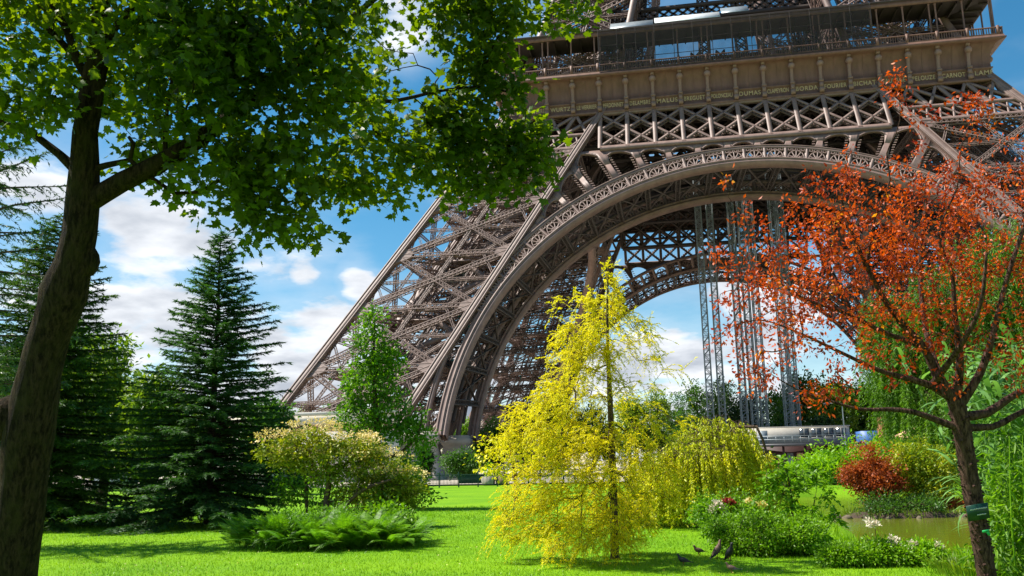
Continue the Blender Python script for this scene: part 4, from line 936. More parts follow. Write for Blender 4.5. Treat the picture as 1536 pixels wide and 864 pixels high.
# ---- big maple on the left
D = 9.6; mbase = P(5, 945, D); mbase[2] = -.05
mt_ = empty('maple_tree', mbase, 'large old maple with a leaning bare trunk, its leafy crown filling the top left', 'tree')
paths = [PP([(2, 960), (12, 905), (18, 864), (36, 720), (44, 650), (60, 560), (76, 500), (96, 440), (110, 395), (120, 350), (124, 300), (126, 250), (128, 200), (140, 120), (152, 40), (150, -60), (160, -180)], D, [92, 76, 66, 67, 72, 60, 57, 68, 51, 48, 48, 42, 36, 34, 28, 22, 12]),
         PP([(128, 305), (150, 293), (185, 272), (235, 248), (290, 215), (340, 180), (372, 155), (398, 138), (440, 100), (500, 50), (560, 0), (640, -60)], D, [34, 32, 30, 28, 26, 22, 18, 16, 13, 10, 8, 5]),
         PP([(392, 142), (450, 152), (520, 150, 9.9), (590, 152, 10.2), (650, 138, 10.5), (720, 130, 10.8), (770, 140, 11)], D, [11, 9, 7, 5, 4, 3]),
         PP([(120, 260), (90, 232), (55, 205), (0, 182), (-60, 150)], D, [18, 13, 11, 9, 6]),
         PP([(140, 130), (118, 95), (100, 45), (75, 0), (60, -60)], D, [16, 13, 11, 9, 6]),
         PP([(148, 100), (160, 60, 9.2), (210, 0, 8.8), (280, -60, 8.6)], D, [16, 12, 9, 6]),
         PP([(130, 110), (80, 50, 9.9), (20, 10, 10), (-60, -30, 10)], D, [12, 9, 7, 5]),
         PP([(132, 256), (160, 248), (195, 240), (200, 215), (193, 205)], D, [11, 9, 7, 5]), PP([(195, 240), (215, 258), (262, 290), (300, 288), (335, 268)], D, [7, 6, 5, 4]),
         PP([(248, 240), (248, 190), (256, 130), (270, 60)], D, [8, 6, 5, 4]), PP([(430, 110), (452, 50), (460, -20), (520, -90)], D, [9, 7, 5, 4])]
bl = [BL(*a) for a in [(40, 50, 9.5, 110, 60, .6), (30, 150, 9.0, 75, 40, .8), (112, 140, 10.6, 60, 35, .7), (60, -60, 9.5, 150, 80, .5), (220, 30, 9, 100, 80, .8), (200, 140, 10, 80, 45, .8), (238, 225, 9.9, 45, 40, .9), (290, 50, 8.6, 105, 75, .8), (300, 150, 9, 85, 55, .7),
      (335, 240, 9.5, 60, 50), (285, 290, 9.8, 36, 18), (420, 40, 9, 100, 80, .7), (425, 150, 9, 85, 70, .7), (410, 260, 9.3, 75, 60, .9), (415, 325, 9.5, 60, 30, 1.1), (458, 360, 9.6, 16, 20, 1.2), (510, 30, 9.3, 50, 50, .8), (510, 150, 9.6, 55, 50, .8), (505, 240, 10, 70, 45),
      (590, 205, 10.4, 50, 45), (560, 285, 10, 50, 22), (690, 40, 10.5, 45, 50, 1.5), (735, 110, 10.8, 42, 55, 1.9), (680, 160, 10.6, 36, 34, 1.4), (655, 215, 10.6, 46, 38, 1.4), (725, 235, 11, 60, 46, 1.9), (785, 238, 11.2, 38, 50, 2.1), (705, 278, 11, 38, 20, 1.8), (745, 10, 10.5, 50, 36, 1.5), (845, 8, 10.8, 46, 24, 1.4), (650, -20, 10.3, 50, 26, 1.2),
      (375, 338, 9.4, 34, 20), (620, 250, 10.5, 36, 24), (800, 205, 11.2, 24, 22, 1.8)]]
bl += [BL(*a, w=.4) for a in [(250, -110, 9, 160, 60), (450, -110, 9, 140, 60), (640, -120, 9.8, 120, 60), (800, -80, 10.5, 90, 50), (160, -220, 9.5, 200, 60), (-120, 60, 9.5, 90, 90), (320, 60, 11.6, 130, 100), (500, 90, 11.8, 110, 90), (60, 40, 11.5, 110, 90)]]
leafy(mt_, mbase, paths, bl, 30, M['maple'], M['bark_maple'], leafn=36, spread=.14, size=.086, tmpl=MAPLE, shell=.3, step=.22, rtip=.0042, up=.75, axisbias=(0, 0, -.45), flat=.75, sides=14, kpath=.3, szvar=.45, burls=[(P(130, 392, 9.62), .14), (P(14, 628, 9.6), .2)])

# ---- red leaved tree on the right
# burls on the maple
D = 11.8; rb = P(1488, 900, D); rb[2] = ground_z(rb[0:1], rb[1:2])[0]
rt = empty('red_leaved_tree', rb, 'orange red leaved tree with a knobbly leaning trunk on the pond bank', 'tree')
paths = [PP([(1490, 905), (1480, 864), (1470, 800), (1457, 730), (1447, 670), (1440, 625), (1432, 598)], D, [32, 27, 26, 26, 26, 26, 24]),
         PP([(1446, 645), (1410, 632), (1370, 618), (1330, 614), (1290, 614), (1240, 600), (1195, 584), (1155, 560)], D, [14, 10, 8, 6.5, 5, 4, 2.5, .9]),
         PP([(1432, 600), (1400, 580), (1370, 570), (1320, 556), (1260, 528), (1200, 500), (1140, 480), (1085, 492)], D, [16, 12, 10, 7, 5, 3.5, 2, .8]),
         PP([(1432, 600), (1404, 560), (1385, 520), (1340, 470), (1300, 400), (1270, 330), (1262, 300)], D, [18, 14, 11, 9, 7, 5, 3]),
         PP([(1385, 520), (1330, 500), (1270, 470), (1210, 450), (1160, 420), (1110, 410)], D, [10, 7, 5, 3.5, 2, .9]),
         PP([(1300, 400), (1312, 330), (1335, 270), (1330, 230), (1350, 180), (1343, 110)], D, [5, 3.5, 2.6, 2, 1.2, .8]),
         PP([(1434, 600), (1440, 540), (1432, 470), (1428, 410), (1408, 350), (1436, 280), (1442, 220), (1468, 150)], D, [16, 11, 8, 5, 3, 2, 1.4, .8]),
         PP([(1438, 610), (1470, 560), (1490, 500), (1510, 420), (1540, 330)], D, [16, 12, 9, 7, 5]),
         PP([(1440, 625), (1480, 620), (1510, 600), (1560, 575), (1640, 560)], D, [16, 13, 11, 8, 5]), PP([(1445, 640), (1490, 640), (1540, 615), (1600, 600)], D, [13, 10, 8, 5]),
         PP([(1400, 575), (1440, 520, 11.2), (1470, 460, 10.9), (1480, 380, 10.8)], D, [11, 8, 6, 4]), PP([(1420, 590), (1390, 500, 12.4), (1380, 400, 12.8), (1390, 300, 13)], D, [11, 8, 6, 4])]
bl = [BL(*a) for a in [(1150, 325, 11.3, 50, 35, .5), (1120, 440, 11, 55, 45, .55), (1235, 300, 11.5, 60, 50, .9), (1300, 260, 12, 55, 45, .8), (1300, 370, 11.5, 100, 70, 1.4), (1200, 410, 11.2, 80, 60, 1.1), (1200, 500, 11, 90, 45, .8), (1120, 540, 10.8, 45, 35, .5),
      (1200, 590, 11, 60, 20, .5), (1400, 310, 12, 80, 60, 1.1), (1400, 420, 11.8, 95, 75, .9), (1490, 310, 12.2, 70, 70, 1.1), (1500, 420, 12, 80, 70, .7), (1525, 240, 12, 30, 35, .7), (1480, 510, 11.5, 85, 45, .6), (1350, 490, 11.5, 100, 50, .7), (1300, 560, 11.5, 70, 30, .4),
      (1150, 265, 11, 60, 10, .35), (1345, 140, 11.8, 12, 35, 2.2), (1468, 165, 11.8, 20, 40, 1.8), (1385, 190, 11.8, 25, 50, .6), (1440, 250, 11.8, 40, 50, .5), (1600, 380, 12, 80, 120, .5), (1085, 400, 11, 30, 60, .35), (1250, 440, 12.6, 110, 70, .55), (1440, 370, 12.8, 110, 80, .55), (1090, 500, 11, 34, 30, .8), (1150, 568, 11, 40, 22, 1.0), (1250, 590, 11.4, 60, 22, .6), (1110, 405, 11.2, 30, 30, .8), (1380, 560, 11.5, 60, 40, .5), (1500, 560, 11.6, 60, 40, .5)]]
wood = MB(); fol = MB(); T = blobpts(bl, 54, .10)
grow(wood, paths, T, step=.14, jit=.022, kpath=.12, rtip=.0038, pexp=.46, curve=.3, sides=11, lump=.03)
spray(fol, T, 17, .048, OVAL, .058, .3, 0, (0, 0, -.5), 1.3)
tg_ = T + rng.normal(size=T.shape)*.12; spray(fol, tg_[:int(len(T)*.8)], 5, .05, OVAL, .066, .3, 0, (0, 0, -.5), 1.2)
# knobs on the bark
pk, rk = resample(paths[0][0], paths[0][1], .02); sel = rng.integers(0, len(pk), 260); dk = rdir(260); dk[:, 2] *= .3; dk = nrm(dk)
cones(wood, pk[sel]+dk*rk[sel][:, None]*.86, pk[sel]+dk*(rk[sel]*1.0+rng.uniform(.01, .035, 260))[:, None], rng.uniform(.018, .04, 260), np.full(260, .008), 6)
wood.build('trunk', M['bark_red'], rt, True, origin=rb); fol.build('crown', M['red'], rt, origin=rb)
# name plate tied to the trunk
sp_ = P(1467, 768, 11.55); sg = empty('tree_name_plate', sp_, 'dark green name plate with two pale lines strapped to the knobbly trunk', 'sign')
uu = RT*.985+UP*.17; vv = -RT*.17+UP*.985; nn = -FW
def platequad(mb, cx, cy, w, h, off, mat=0, th=.006): c = sp_+uu*cx+vv*cy+nn*off; bars(mb, [c-uu*w/2], [c+uu*w/2], h, th, nn, mat, True)
mb = MB(); platequad(mb, 0, 0, .285, .205, 0, th=.012); mb.build('plate', M['sign'], sg, origin=sp_)
mb = MB()
for cy, x0, x1 in ((.045, -.10, .11), (-.035, -.02, .10)):
    x = x0
    while x < x1:
        w_ = rng.uniform(.006, .014); platequad(mb, x+w_/2, cy+rng.uniform(-.002, .002), w_, rng.uniform(.010, .017), .010); x += w_+.005
mb.build('text_line', M['signtext'], sg, origin=sp_)
mb = MB(); c = P(1477, 797, 11.62); bars(mb, [c-uu*.03], [c+uu*.06], .03, .008, nn, 0, True); bars(mb, [c+uu*.03], [c+uu*.055-vv*.06], .035, .008, nn, 0, True); mb.build('green_tie', M['ribbon'], sg, origin=sp_)

# ---- conifers
b_ = G(312, 786); r = empty('fir_tree', b_, 'dark pointed fir with layered drooping branches standing clear on the lawn', 'tree')
LFT = -R2
def Rfir(t, az): return (3.75*(1-t)**.84+.10)*(1.0+.10*math.sin(az*3+t*9))*(.88+.12*min(1, t/.08))
conifer(r, b_, 9.75, Rfir, 300, lambda t: .10+.42*t, lambda t: .30-.12*t, .66, M['conifer'], M['bark_dark'], dens=66, size=.135, twsp=.13, twsag=.22, trunk_r=.16, t0=.035, tpow=1.12, twdown=.05)
b_ = G(55, 790); r = empty('spruce_tree', b_, 'broad dark spruce behind the leaning maple trunk', 'tree')
def Rsp(t, az): return (3.6*(1-t)**.62+.15)*(1.0+.12*math.sin(az*2+t*7))*(.9+.1*min(1, t/.1))
conifer(r, b_, 10.6, Rsp, 320, lambda t: .12+.35*t, lambda t: .34-.1*t, .66, M['conifer_left'], M['bark_dark'], dens=62, size=.14, twsp=.14, twsag=.3, trunk_r=.2, t0=.03, tpow=1.1, twdown=.08)
b_ = GD(-70, 21.5); r = empty('feathery_cedar', b_, 'tall loose blue green cedar at the far left edge, long thin boughs against the sky', 'tree')
def Rce(t, az): return (3.0*(1-t)**.5+.2)*(1.0+.25*math.sin(az*3+t*11))
conifer(r, b_, 12.5, Rce, 110, lambda t: .10+.3*t, lambda t: .25, .6, M['feather'], M['bark'], dens=50, size=.10, twsp=.17, twsag=.55, trunk_r=.2, t0=.3, twdown=.25, rjit=.45)

# ---- the golden tree
b_ = G(922, 838); r = empty('golden_cypress', b_, 'bright yellow feathery tree with a dark straight trunk, the brightest on the lawn', 'tree')
D = 16.0
gb = [(912, 408, 4, 10, 2.5), (912, 426, 9, 18, 1.6), (896, 448, 20, 18, 1.3), (928, 452, 16, 16, 1.2), (858, 446, 18, 8, .9), (838, 462, 8, 8, .8), (915, 480, 36, 22, 1.1), (878, 496, 36, 22, 1.1), (948, 492, 28, 18, .9), (856, 520, 32, 20, 1.0), (892, 540, 44, 26, 1.1), (850, 566, 32, 22, 1.0),
      (960, 516, 30, 16, .8), (982, 540, 26, 9, .9), (1008, 552, 18, 8, .9), (835, 600, 42, 26, 1.1), (882, 604, 46, 30, 1.1), (796, 618, 34, 16, 1.0), (938, 566, 26, 16, .5), (962, 598, 40, 16, .5), (800, 656, 46, 28, 1.1), (860, 664, 56, 32, 1.1), (918, 654, 40, 26, .6), (968, 648, 46, 22, .7), (1008, 630, 30, 12, .5),
      (764, 640, 24, 14, .8), (838, 716, 66, 32, 1.1), (898, 724, 56, 34, 1.0), (958, 706, 54, 28, .8), (786, 752, 46, 28, 1.1), (830, 776, 56, 32, 1.1), (880, 796, 54, 26, 1.1), (936, 776, 46, 32, .9), (984, 752, 42, 20, .6), (764, 790, 30, 16, 1.0), (900, 758, 46, 36, 1.0), (850, 815, 40, 14, 1.0), (800, 806, 30, 14, .9), (918, 690, 26, 60, .7), (925, 790, 30, 34, .9), (955, 800, 30, 20, .7), (914, 560, 20, 50, .6)]
bl = [BL(x, y, D + .8*math.sin(k*2.4), rx, ry, 2.0*w) for k, (x, y, rx, ry, w) in enumerate(gb)]
T = blobpts(bl, 62, .2); wood = MB(); fol = MB()
tp_ = np.array([b_, P(921, 790, D), P(919, 700, D), P(915, 600, D), P(911, 500, D), P(912, 400, D)])
grow(wood, [(tp_, np.array([.085, .075, .065, .05, .03, .008]))], T, step=.16, jit=.022, kpath=-.10, rtip=.0042, pexp=.42, curve=.25)
out = T - tp_[0]; out[:, 2] = 0; out = nrm(out)
S = np.repeat(T, 7, 0); n_ = len(S); S = S + rng.normal(size=(n_, 3))*.05
Dr = nrm(np.repeat(out, 7, 0)*rng.uniform(.3, 1.3, (n_, 1)) + rng.normal(size=(n_, 3))*.45 + np.array([0, 0, .12])); LN = rng.uniform(.14, .40, n_); SG = rng.uniform(.1, 1.1, n_); SD = nrm(np.cross(Dr, [0, 0, 1])+1e-6)
twig_wood(wood, S, Dr, LN, SG, .0035)
twigs_to_leaves(fol, S, Dr, LN, SG, 120, tm([(0, 0, 0), (.15, .45, .02), (0, 1, -.08), (-.15, .45, .02)], [(0, 1, 2), (0, 2, 3)]), .042, 0, .7, .7, SD)
wood.build('trunk', M['bark'], r, True, origin=b_); fol.build('crown', M['yellow'], r, origin=b_)

# ---- weeping forms
def weeping(root, base, trunk, heads, leaf, bark, nstr, slen, dens, size, leafT=NARROW, sag=.12, spread=.5):
    """heads: (centre, radii) domes from which strands hang"""
    base = np.asarray(base, float); wood = MB(); fol = MB(); T = []; 
    for c, rr, w in heads:
        k = int(nstr*w); d = rdir(k); d[:, 2] = np.abs(d[:, 2])*.9+.02; T.append(np.asarray(c)+d*np.asarray(rr)*rng.uniform(.4, 1.08, (k, 1)))
    T = np.concatenate(T); nodes, _p = grow(wood, trunk, T, step=.3, jit=.03, rtip=.006, curve=.7, sides=8)
    cen = np.mean([c for c, _, _ in heads], 0); o = T-cen; o[:, 2] = 0; o = nrm(o+rng.normal(size=o.shape)*[.4, .4, 0])
    Dn = nrm(o*rng.uniform(.05, spread, (len(T), 1)) + np.array([0, 0, -1.]))
    Ln = slen*rng.uniform(.35, 1.1, len(T)); Ln = np.minimum(Ln, T[:, 2]-base[2]-.15); Ln = np.maximum(Ln, .15)
    sg = np.full(len(T), sag)*rng.uniform(0, 1.5, len(T)); twig_wood(wood, T, Dn, Ln, sg, .006)
    twigs_to_leaves(fol, T, Dn, Ln, sg, dens, leafT, size, 0, .7, .2)
    wood.build('trunk', bark, root, True, origin=base); fol.build('crown', leaf, root, origin=base)
b_ = G(1075, 786); b_[2] = 0; d_ = 24.0
r = empty('weeping_tree', b_, 'low weeping yellow green tree with trailing strands beside the shrubs', 'tree')
hd = [(P(1000, 700, d_), (1.0, .9, .55), .6), (P(1075, 660, d_), (1.1, 1.0, .75), 1.0), (P(1125, 700, d_+.4), (.75, .8, .7), .7), (P(1040, 690, d_-1), (1.2, .9, .6), .9), (P(985, 730, d_-.5), (.8, .8, .4), .4)]
weeping(r, b_, [(np.array([b_, b_+[.1, 0, 1.2], P(1075, 690, d_), P(1085, 650, d_)]), np.array([.13, .11, .09, .05])), (np.array([P(1075, 690, d_), P(1105, 640, d_), P(1135, 640, d_-.3), P(1150, 680, d_-.4)]), np.array([.07, .055, .045, .03]))], hd, M['yellow2'], M['bark'], 330, 1.5, 60, .085, tm([(0, 0, 0), (.2, .45, .03), (0, 1, -.08), (-.2, .45, .03)], [(0, 1, 2), (0, 2, 3)]))
b_ = GD(1470, 40); r = empty('weeping_willow', b_, 'great weeping willow with long hanging green strands across the pond behind the red tree', 'tree'); d_ = 39
hd = [(P(1430, 470, d_), (3.0, 2.6, 2.6), 1.0), (P(1520, 420, d_+1), (3.4, 3, 3.2), 1.3), (P(1410, 600, d_-1.5), (1.3, 1.5, 1.5), .45), (P(1370, 520, d_), (1.6, 1.8, 1.6), .5), (P(1600, 460, d_), (3, 3, 3), .7), (P(1480, 560, d_-2.5), (2.2, 1.5, 2.0), .7), (P(1330, 470, d_+1), (1.2, 1.2, 1.4), .25)]
weeping(r, b_, [(np.array([b_, b_+[0, 0, 3], P(1468, 520, d_), P(1480, 400, d_)]), np.array([.45, .38, .3, .12])), (np.array([b_+[0, 0, 3], P(1430, 520, d_), P(1400, 440, d_)]), np.array([.25, .2, .1])), (np.array([b_+[0, 0, 3.2], P(1530, 520, d_), P(1570, 420, d_)]), np.array([.25, .2, .1]))], hd, M['willow'], M['bark'], 520, 4.2, 42, .17, spread=.25)

# ---- upright bright green tree in the middle distance
D = 36.5; b_ = G(567, 768); r = empty('columnar_tree', b_, 'narrow bright green tree with a second lower lobe between the fir and the tower', 'tree')
leafy(r, b_, [(np.array([b_, P(567, 720, D), P(566, 640, D), P(560, 560, D), P(562, 490, D)]), np.array([.16, .14, .12, .08, .03])), (np.array([P(566, 690, D), P(600, 680, D), P(628, 650, D), P(632, 620, D)]), np.array([.1, .07, .05, .03]))],
      [BL(*a) for a in [(562, 486, D, 16, 22, 1.5), (558, 525, D, 30, 32, 1.3), (582, 545, D, 24, 26), (555, 580, D, 42, 40, 1.3), (540, 630, D, 34, 34), (580, 620, D, 40, 34), (560, 660, D, 42, 28), (612, 640, D, 24, 26), (626, 664, D, 18, 30, 1.2), (612, 705, D, 28, 28, 1.2), (628, 738, D, 26, 16), (600, 735, D, 30, 18, .6)]], 190, M['column'], M['bark'], leafn=26, spread=.19, size=.19, tmpl=OVAL, shell=.35, step=.4, rtip=.006, flat=.8, axisbias=(0, 0, .1))

# ---- blossoming shrub
D = 25.5; b_ = GD(488, 25.2); b_[2] = ground_z(b_[0:1], b_[1:2])[0]
r = empty('blossoming_shrub', b_, 'wide umbrella shaped shrub topped with cream and pink blossom', 'shrub')
tops = [(425, 662, 40, 14), (470, 655, 50, 14), (520, 668, 50, 16), (575, 690, 40, 15), (610, 720, 30, 16), (560, 715, 40, 14), (500, 690, 50, 12), (440, 680, 30, 10), (540, 660, 30, 10), (600, 745, 24, 12), (470, 640, 36, 8)]
paths = [(np.array([b_, P(490, 745, D), P(495, 715, D), P(480, 690, D), P(450, 668, D)]), np.array([.10, .085, .07, .05, .03])), (np.array([P(494, 720, D), P(515, 700, D), P(535, 680, D)]), np.array([.06, .045, .03])), (np.array([b_+R2*.6, P(515, 765, D-.6), P(545, 735, D-.8), P(585, 720, D-.8)]), np.array([.07, .06, .05, .03])), (np.array([b_+R2*1.3, P(566, 765, D), P(568, 735, D), P(590, 725, D)]), np.array([.09, .08, .06, .04]))]
_, T = leafy(r, b_, paths, [BL(x, y+14, D, rx, ry*1.3, 1.4) for x, y, rx, ry in tops] + [BL(560, 742, D, 60, 24, 1.0), BL(480, 690, D, 60, 16, .3), BL(600, 735, D, 34, 22, 1.0), BL(540, 712, D, 50, 18, .3)], 300, M['blossom_leaf'], M['bark'], leafn=17, spread=.13, size=.12, shell=.2, step=.25, rtip=.006, flat=.5)
mb = MB(); k = 520; c = []
for x, y, rx, ry in tops:
    n_ = int(rx*1.05); u = rng.uniform(-1, 1, (n_, 3)); q = P(x, y-2, D) + u[:, 0:1]*R2*rx*D/FPX + u[:, 1:2]*F2*rx*.8*D/FPX + np.array([0, 0, 1])*(ry*D/FPX*(.75-.9*(u[:, 0:1]**2)*.6+.25*rng.normal(size=(n_, 1)))); c.append(q)
c = np.concatenate(c); spray(mb, c, 9, .055, OVAL, .075, 1.0, 0, (0, 0, .3), .45); mb.build('blossom', M['cream'], r, origin=b_)
D = 27; b_ = GD(455, 27); r = empty('young_leafy_shrub', b_, 'fresh light green shrub tucked under the cream blossom', 'shrub')
leafy(r, b_, [(np.array([b_, P(460, 740, D), P(455, 700, D)]), np.array([.06, .05, .02]))], [BL(450, 715, D, 34, 34), (BL(430, 740, D, 26, 20)), BL(480, 740, D, 30, 26)], 260, M['bright'], M['bark'], leafn=13, spread=.14, size=.12)
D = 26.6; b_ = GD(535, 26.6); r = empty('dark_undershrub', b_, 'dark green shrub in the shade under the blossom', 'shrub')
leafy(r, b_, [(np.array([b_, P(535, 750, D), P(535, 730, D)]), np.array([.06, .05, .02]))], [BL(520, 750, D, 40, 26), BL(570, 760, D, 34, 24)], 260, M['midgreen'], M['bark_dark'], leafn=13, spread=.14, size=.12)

# ---- ferns
def ferns(name, label, cat, spots, nf, L0, leaf, up=(.7, 2.2)):
    ctr = np.mean([s[0] for s in spots], 0); r = empty(name, ctr, label, cat); wood = MB(); fol = MB(); S = []; Dr = []; LN = []; SG = []; SD = []
    for (c, rx, w) in spots:
        for i in range(int(nf*w)):
            a = rng.uniform(0, 6.283); q = c + R2*rng.uniform(-rx, rx) + F2*rng.uniform(-.7, .7)*rx*.6; h = np.array([math.cos(a), math.sin(a), 0]); e = rng.uniform(*up)
            S.append(q); Dr.append(nrm(h+[0, 0, e])); LN.append(L0*rng.uniform(.6, 1.15)); SG.append(rng.uniform(.28, .62)); SD.append(np.cross(h, [0, 0, 1]))
    S, Dr, LN, SG, SD = map(np.array, (S, Dr, LN, SG, SD)); twig_wood(wood, S, Dr, LN, SG, .006)
    k = 30; i = np.repeat(np.arange(len(S)), 2*k); u = np.tile(np.repeat(np.linspace(.12, 1, k), 2), len(S)); sgn = np.tile([-1., 1.], k*len(S))
    p = S[i]+Dr[i]*(u*LN[i])[:, None]; p[:, 2] -= SG[i]*LN[i]*u**2; t = Dr[i].copy(); t[:, 2] -= 2*SG[i]*u; t = nrm(t)
    ax = nrm(SD[i]*sgn[:, None]+t*.45+np.array([0, 0, -.15])); nn_ = np.cross(ax, t)*sgn[:, None]*-1
    scatter(fol, tm([(-.055, 0, 0), (.055, 0, 0), (.05, .6, .02), (0, 1, -.05), (-.05, .6, .02)], [(0, 1, 2, 3, 4)]), p, ax, nn_+rng.normal(size=ax.shape)*.15, 0.105*L0*np.sin(np.clip(u*1.05, .05, 1)*np.pi*.93+.15)+.02)
    wood.build('stalk', M['fern'], r, origin=ctr); fol.build('frond', leaf, r, origin=ctr); return r
def gp(px, d): q = GD(px, d); q[2] = ground_z(q[0:1], q[1:2])[0]; return q
ferns('fern_bed', 'bed of arching green ferns in front of the blossoming shrub', 'ferns', [(gp(400, 20.5), .7, .8), (gp(450, 20.0), .8, 1), (gp(500, 19.8), .8, 1), (gp(550, 19.8), .7, 1), (gp(585, 20.2), .5, .6), (gp(430, 21.5), .9, .7), (gp(520, 21.6), .9, .8), (gp(570, 21.2), .7, .6)], 130, 1.4, M['fern'])

# ---- bushes
def bush(name, label, cat, px, py, d, rx, ry, leaf, leafn=12, size=.09, per=170, spread=.1, tmpl=OVAL, nb=9, group=None, stems=6, bark='bark', flat=.9, up=.6, shell=.35, rough=.35):
    """a shrub whose middle is at px, py of the photograph at depth d; it is rooted in the ground below"""
    s = d/FPX; c = P(px, py, d); b_ = np.array([c[0], c[1], 0.]); b_[2] = ground_z(b_[0:1], b_[1:2])[0]; r = empty(name, b_, label, cat, group)
    bl = [(c, (rx*s*.7, rx*s*.62, ry*s*.74), .8)]
    for i in range(nb):
        u = rng.uniform(-1, 1, 3); q = c + R2*u[0]*rx*s*.72 + F2*u[1]*rx*s*.5 + np.array([0, 0, u[2]*ry*s*.62*(1-.5*abs(u[0]))]); k = rng.uniform(rough*.6, rough+.16); bl.append((q, (rx*s*k, rx*s*k, ry*s*k), .38))
    for i in range(14):
        a = rng.uniform(-1.3, 1.3); e = rng.uniform(.85, 1.15); bl.append((c + R2*math.sin(a)*rx*s*e*.95 + F2*rng.uniform(-.4, .4)*rx*s + np.array([0, 0, math.cos(a)*ry*s*e]), (rx*s*.07, rx*s*.07, ry*s*.14), .035))
    bl = [(np.array([a[0], a[1], max(a[2], b_[2]+.1+rr[2]*.7)]), rr, w) for a, rr, w in bl]
    paths = []
    for i in range(stems): a = rng.uniform(0, 6.283); h = c[2]-b_[2]; o = np.array([math.cos(a), math.sin(a), 0]); paths.append((np.array([b_+o*.06, b_+o*rx*s*.15+[0, 0, h*.5], b_+o*rx*s*.35+[0, 0, h*1.0]]), np.array([.03, .022, .01])*min(2.5, max(.7, h))))
    _, T = leafy(r, b_, paths, bl, per, leaf, M[bark], leafn=leafn, spread=spread, size=size, tmpl=tmpl, shell=shell, step=.3, rtip=.004, up=up, flat=flat); return r, T, c, s, b_
bush('rounded_bush', 'large rounded bright green bush on the lawn edge near the birds', 'bush', 1135, 802, 16.7, 82, 27, M['bright'], leafn=16, size=.06, per=400, spread=.075, nb=14)
bush('rounded_bush', 'smaller bright green bush joined to the right end of the larger rounded one', 'bush', 1205, 812, 16.6, 34, 20, M['bright'], leafn=14, size=.065, per=240, spread=.075)
D = 17.8; b_ = gp(1192, 17.6); r = empty('pinnate_shrub', b_, 'upright leafy green shrub with spreading feathered leaves rising above the rounded bush', 'shrub')
sp = [P(x, y, D+z) for x, y, z in [(1150, 715, 0), (1170, 708, .3), (1195, 714, -.2), (1165, 725, .2), (1200, 735, 0), (1225, 720, .2), (1185, 760, 0), (1215, 765, -.3), (1240, 745, .1), (1175, 740, -.3), (1150, 735, .2), (1205, 706, .3), (1250, 780, 0), (1232, 800, -.2), (1168, 698, 0)]]
wood = MB(); fol = MB(); grow(wood, [(np.array([b_, P(1190, 790, D), P(1188, 750, D), P(1180, 705, D)]), np.array([.03, .028, .022, .01])), (np.array([b_, P(1215, 790, D), P(1222, 750, D)]), np.array([.025, .02, .01]))], sp, step=.2, jit=.02, rtip=.006)
S = np.repeat(np.array(sp), 11, 0); Dr = rdir(len(S), (0, 0, .35)); LN = rng.uniform(.2, .36, len(S)); SG = rng.uniform(.3, .7, len(S)); SD = nrm(np.cross(Dr, [0, 0, 1])); twig_wood(wood, S, Dr, LN, SG, .005)
twigs_to_leaves(fol, S, Dr, LN, SG, 42, OVAL, .105, 0, .95, .8, SD); wood.build('stem', M['bark'], r, True, origin=b_); fol.build('crown', M['bright'], r, origin=b_)
bush('fern_side_shrub', 'leafy green shrub with dull red tips at the right end of the fern bed', 'shrub', 585, 796, 20.4, 36, 28, M['bright'], leafn=12, size=.10, per=170, spread=.1)
bush('leafy_groundcover', 'rounded leafy green mound among the ferns in front of the blossoming shrub', 'shrub', 470, 800, 19.9, 92, 24, M['fern'], leafn=12, size=.13, per=330, spread=.11, nb=14, tmpl=NARROW)
# islet planting
bush('russet_bush', 'russet red bush on the small islet in the pond', 'bush', 1308, 722, 33, 46, 46, M['redbush'], leafn=9, size=.10, per=190, spread=.12, nb=18, rough=.2, stems=12)
bush('islet_bush', 'yellow green bush right of the russet one on the islet', 'bush', 1385, 715, 33.2, 50, 44, M['yellow3'], leafn=11, size=.12, per=200, spread=.14, nb=10)
bush('islet_bush', 'low russet tufts at the right tip of the islet', 'bush', 1415, 762, 32.6, 36, 10, M['redbush'], leafn=9, size=.09, per=90, spread=.1)
bush('islet_bush', 'dark green low bush at the foot of the russet bush', 'bush', 1345, 757, 32, 60, 14, M['midgreen'], leafn=10, size=.09, per=120, spread=.12)
# far bank
for (px, py, d, rx, ry, mt_, lb) in [(1215, 716, 58, 54, 20, 'lime', 'wide lime green mound on the far bank below the pavilion'), (1275, 697, 60, 56, 28, 'lime', 'lime green mound behind the russet bush'), (1345, 690, 61, 56, 32, 'lime', 'light green mound below the apricot marquee'), (1410, 690, 59, 50, 40, 'bright', 'green mound under the willow strands'),
        (1178, 736, 55, 30, 10, 'bright', 'low green bank shrub left of the pond end'), (1450, 715, 56, 50, 30, 'midgreen', 'shaded green bush on the far bank behind the knobbly trunk'), (1320, 735, 56, 60, 16, 'midgreen', 'low dark bush along the far waterline behind the islet'), (1520, 700, 55, 60, 46, 'midgreen', 'deep green bush on the far bank at the right edge')]:
    bush('bank_bush', lb, 'bush', px, py, d, rx, ry, M[mt_], leafn=11, size=.26, per=190, spread=.3, group='bushes along the far pond bank')
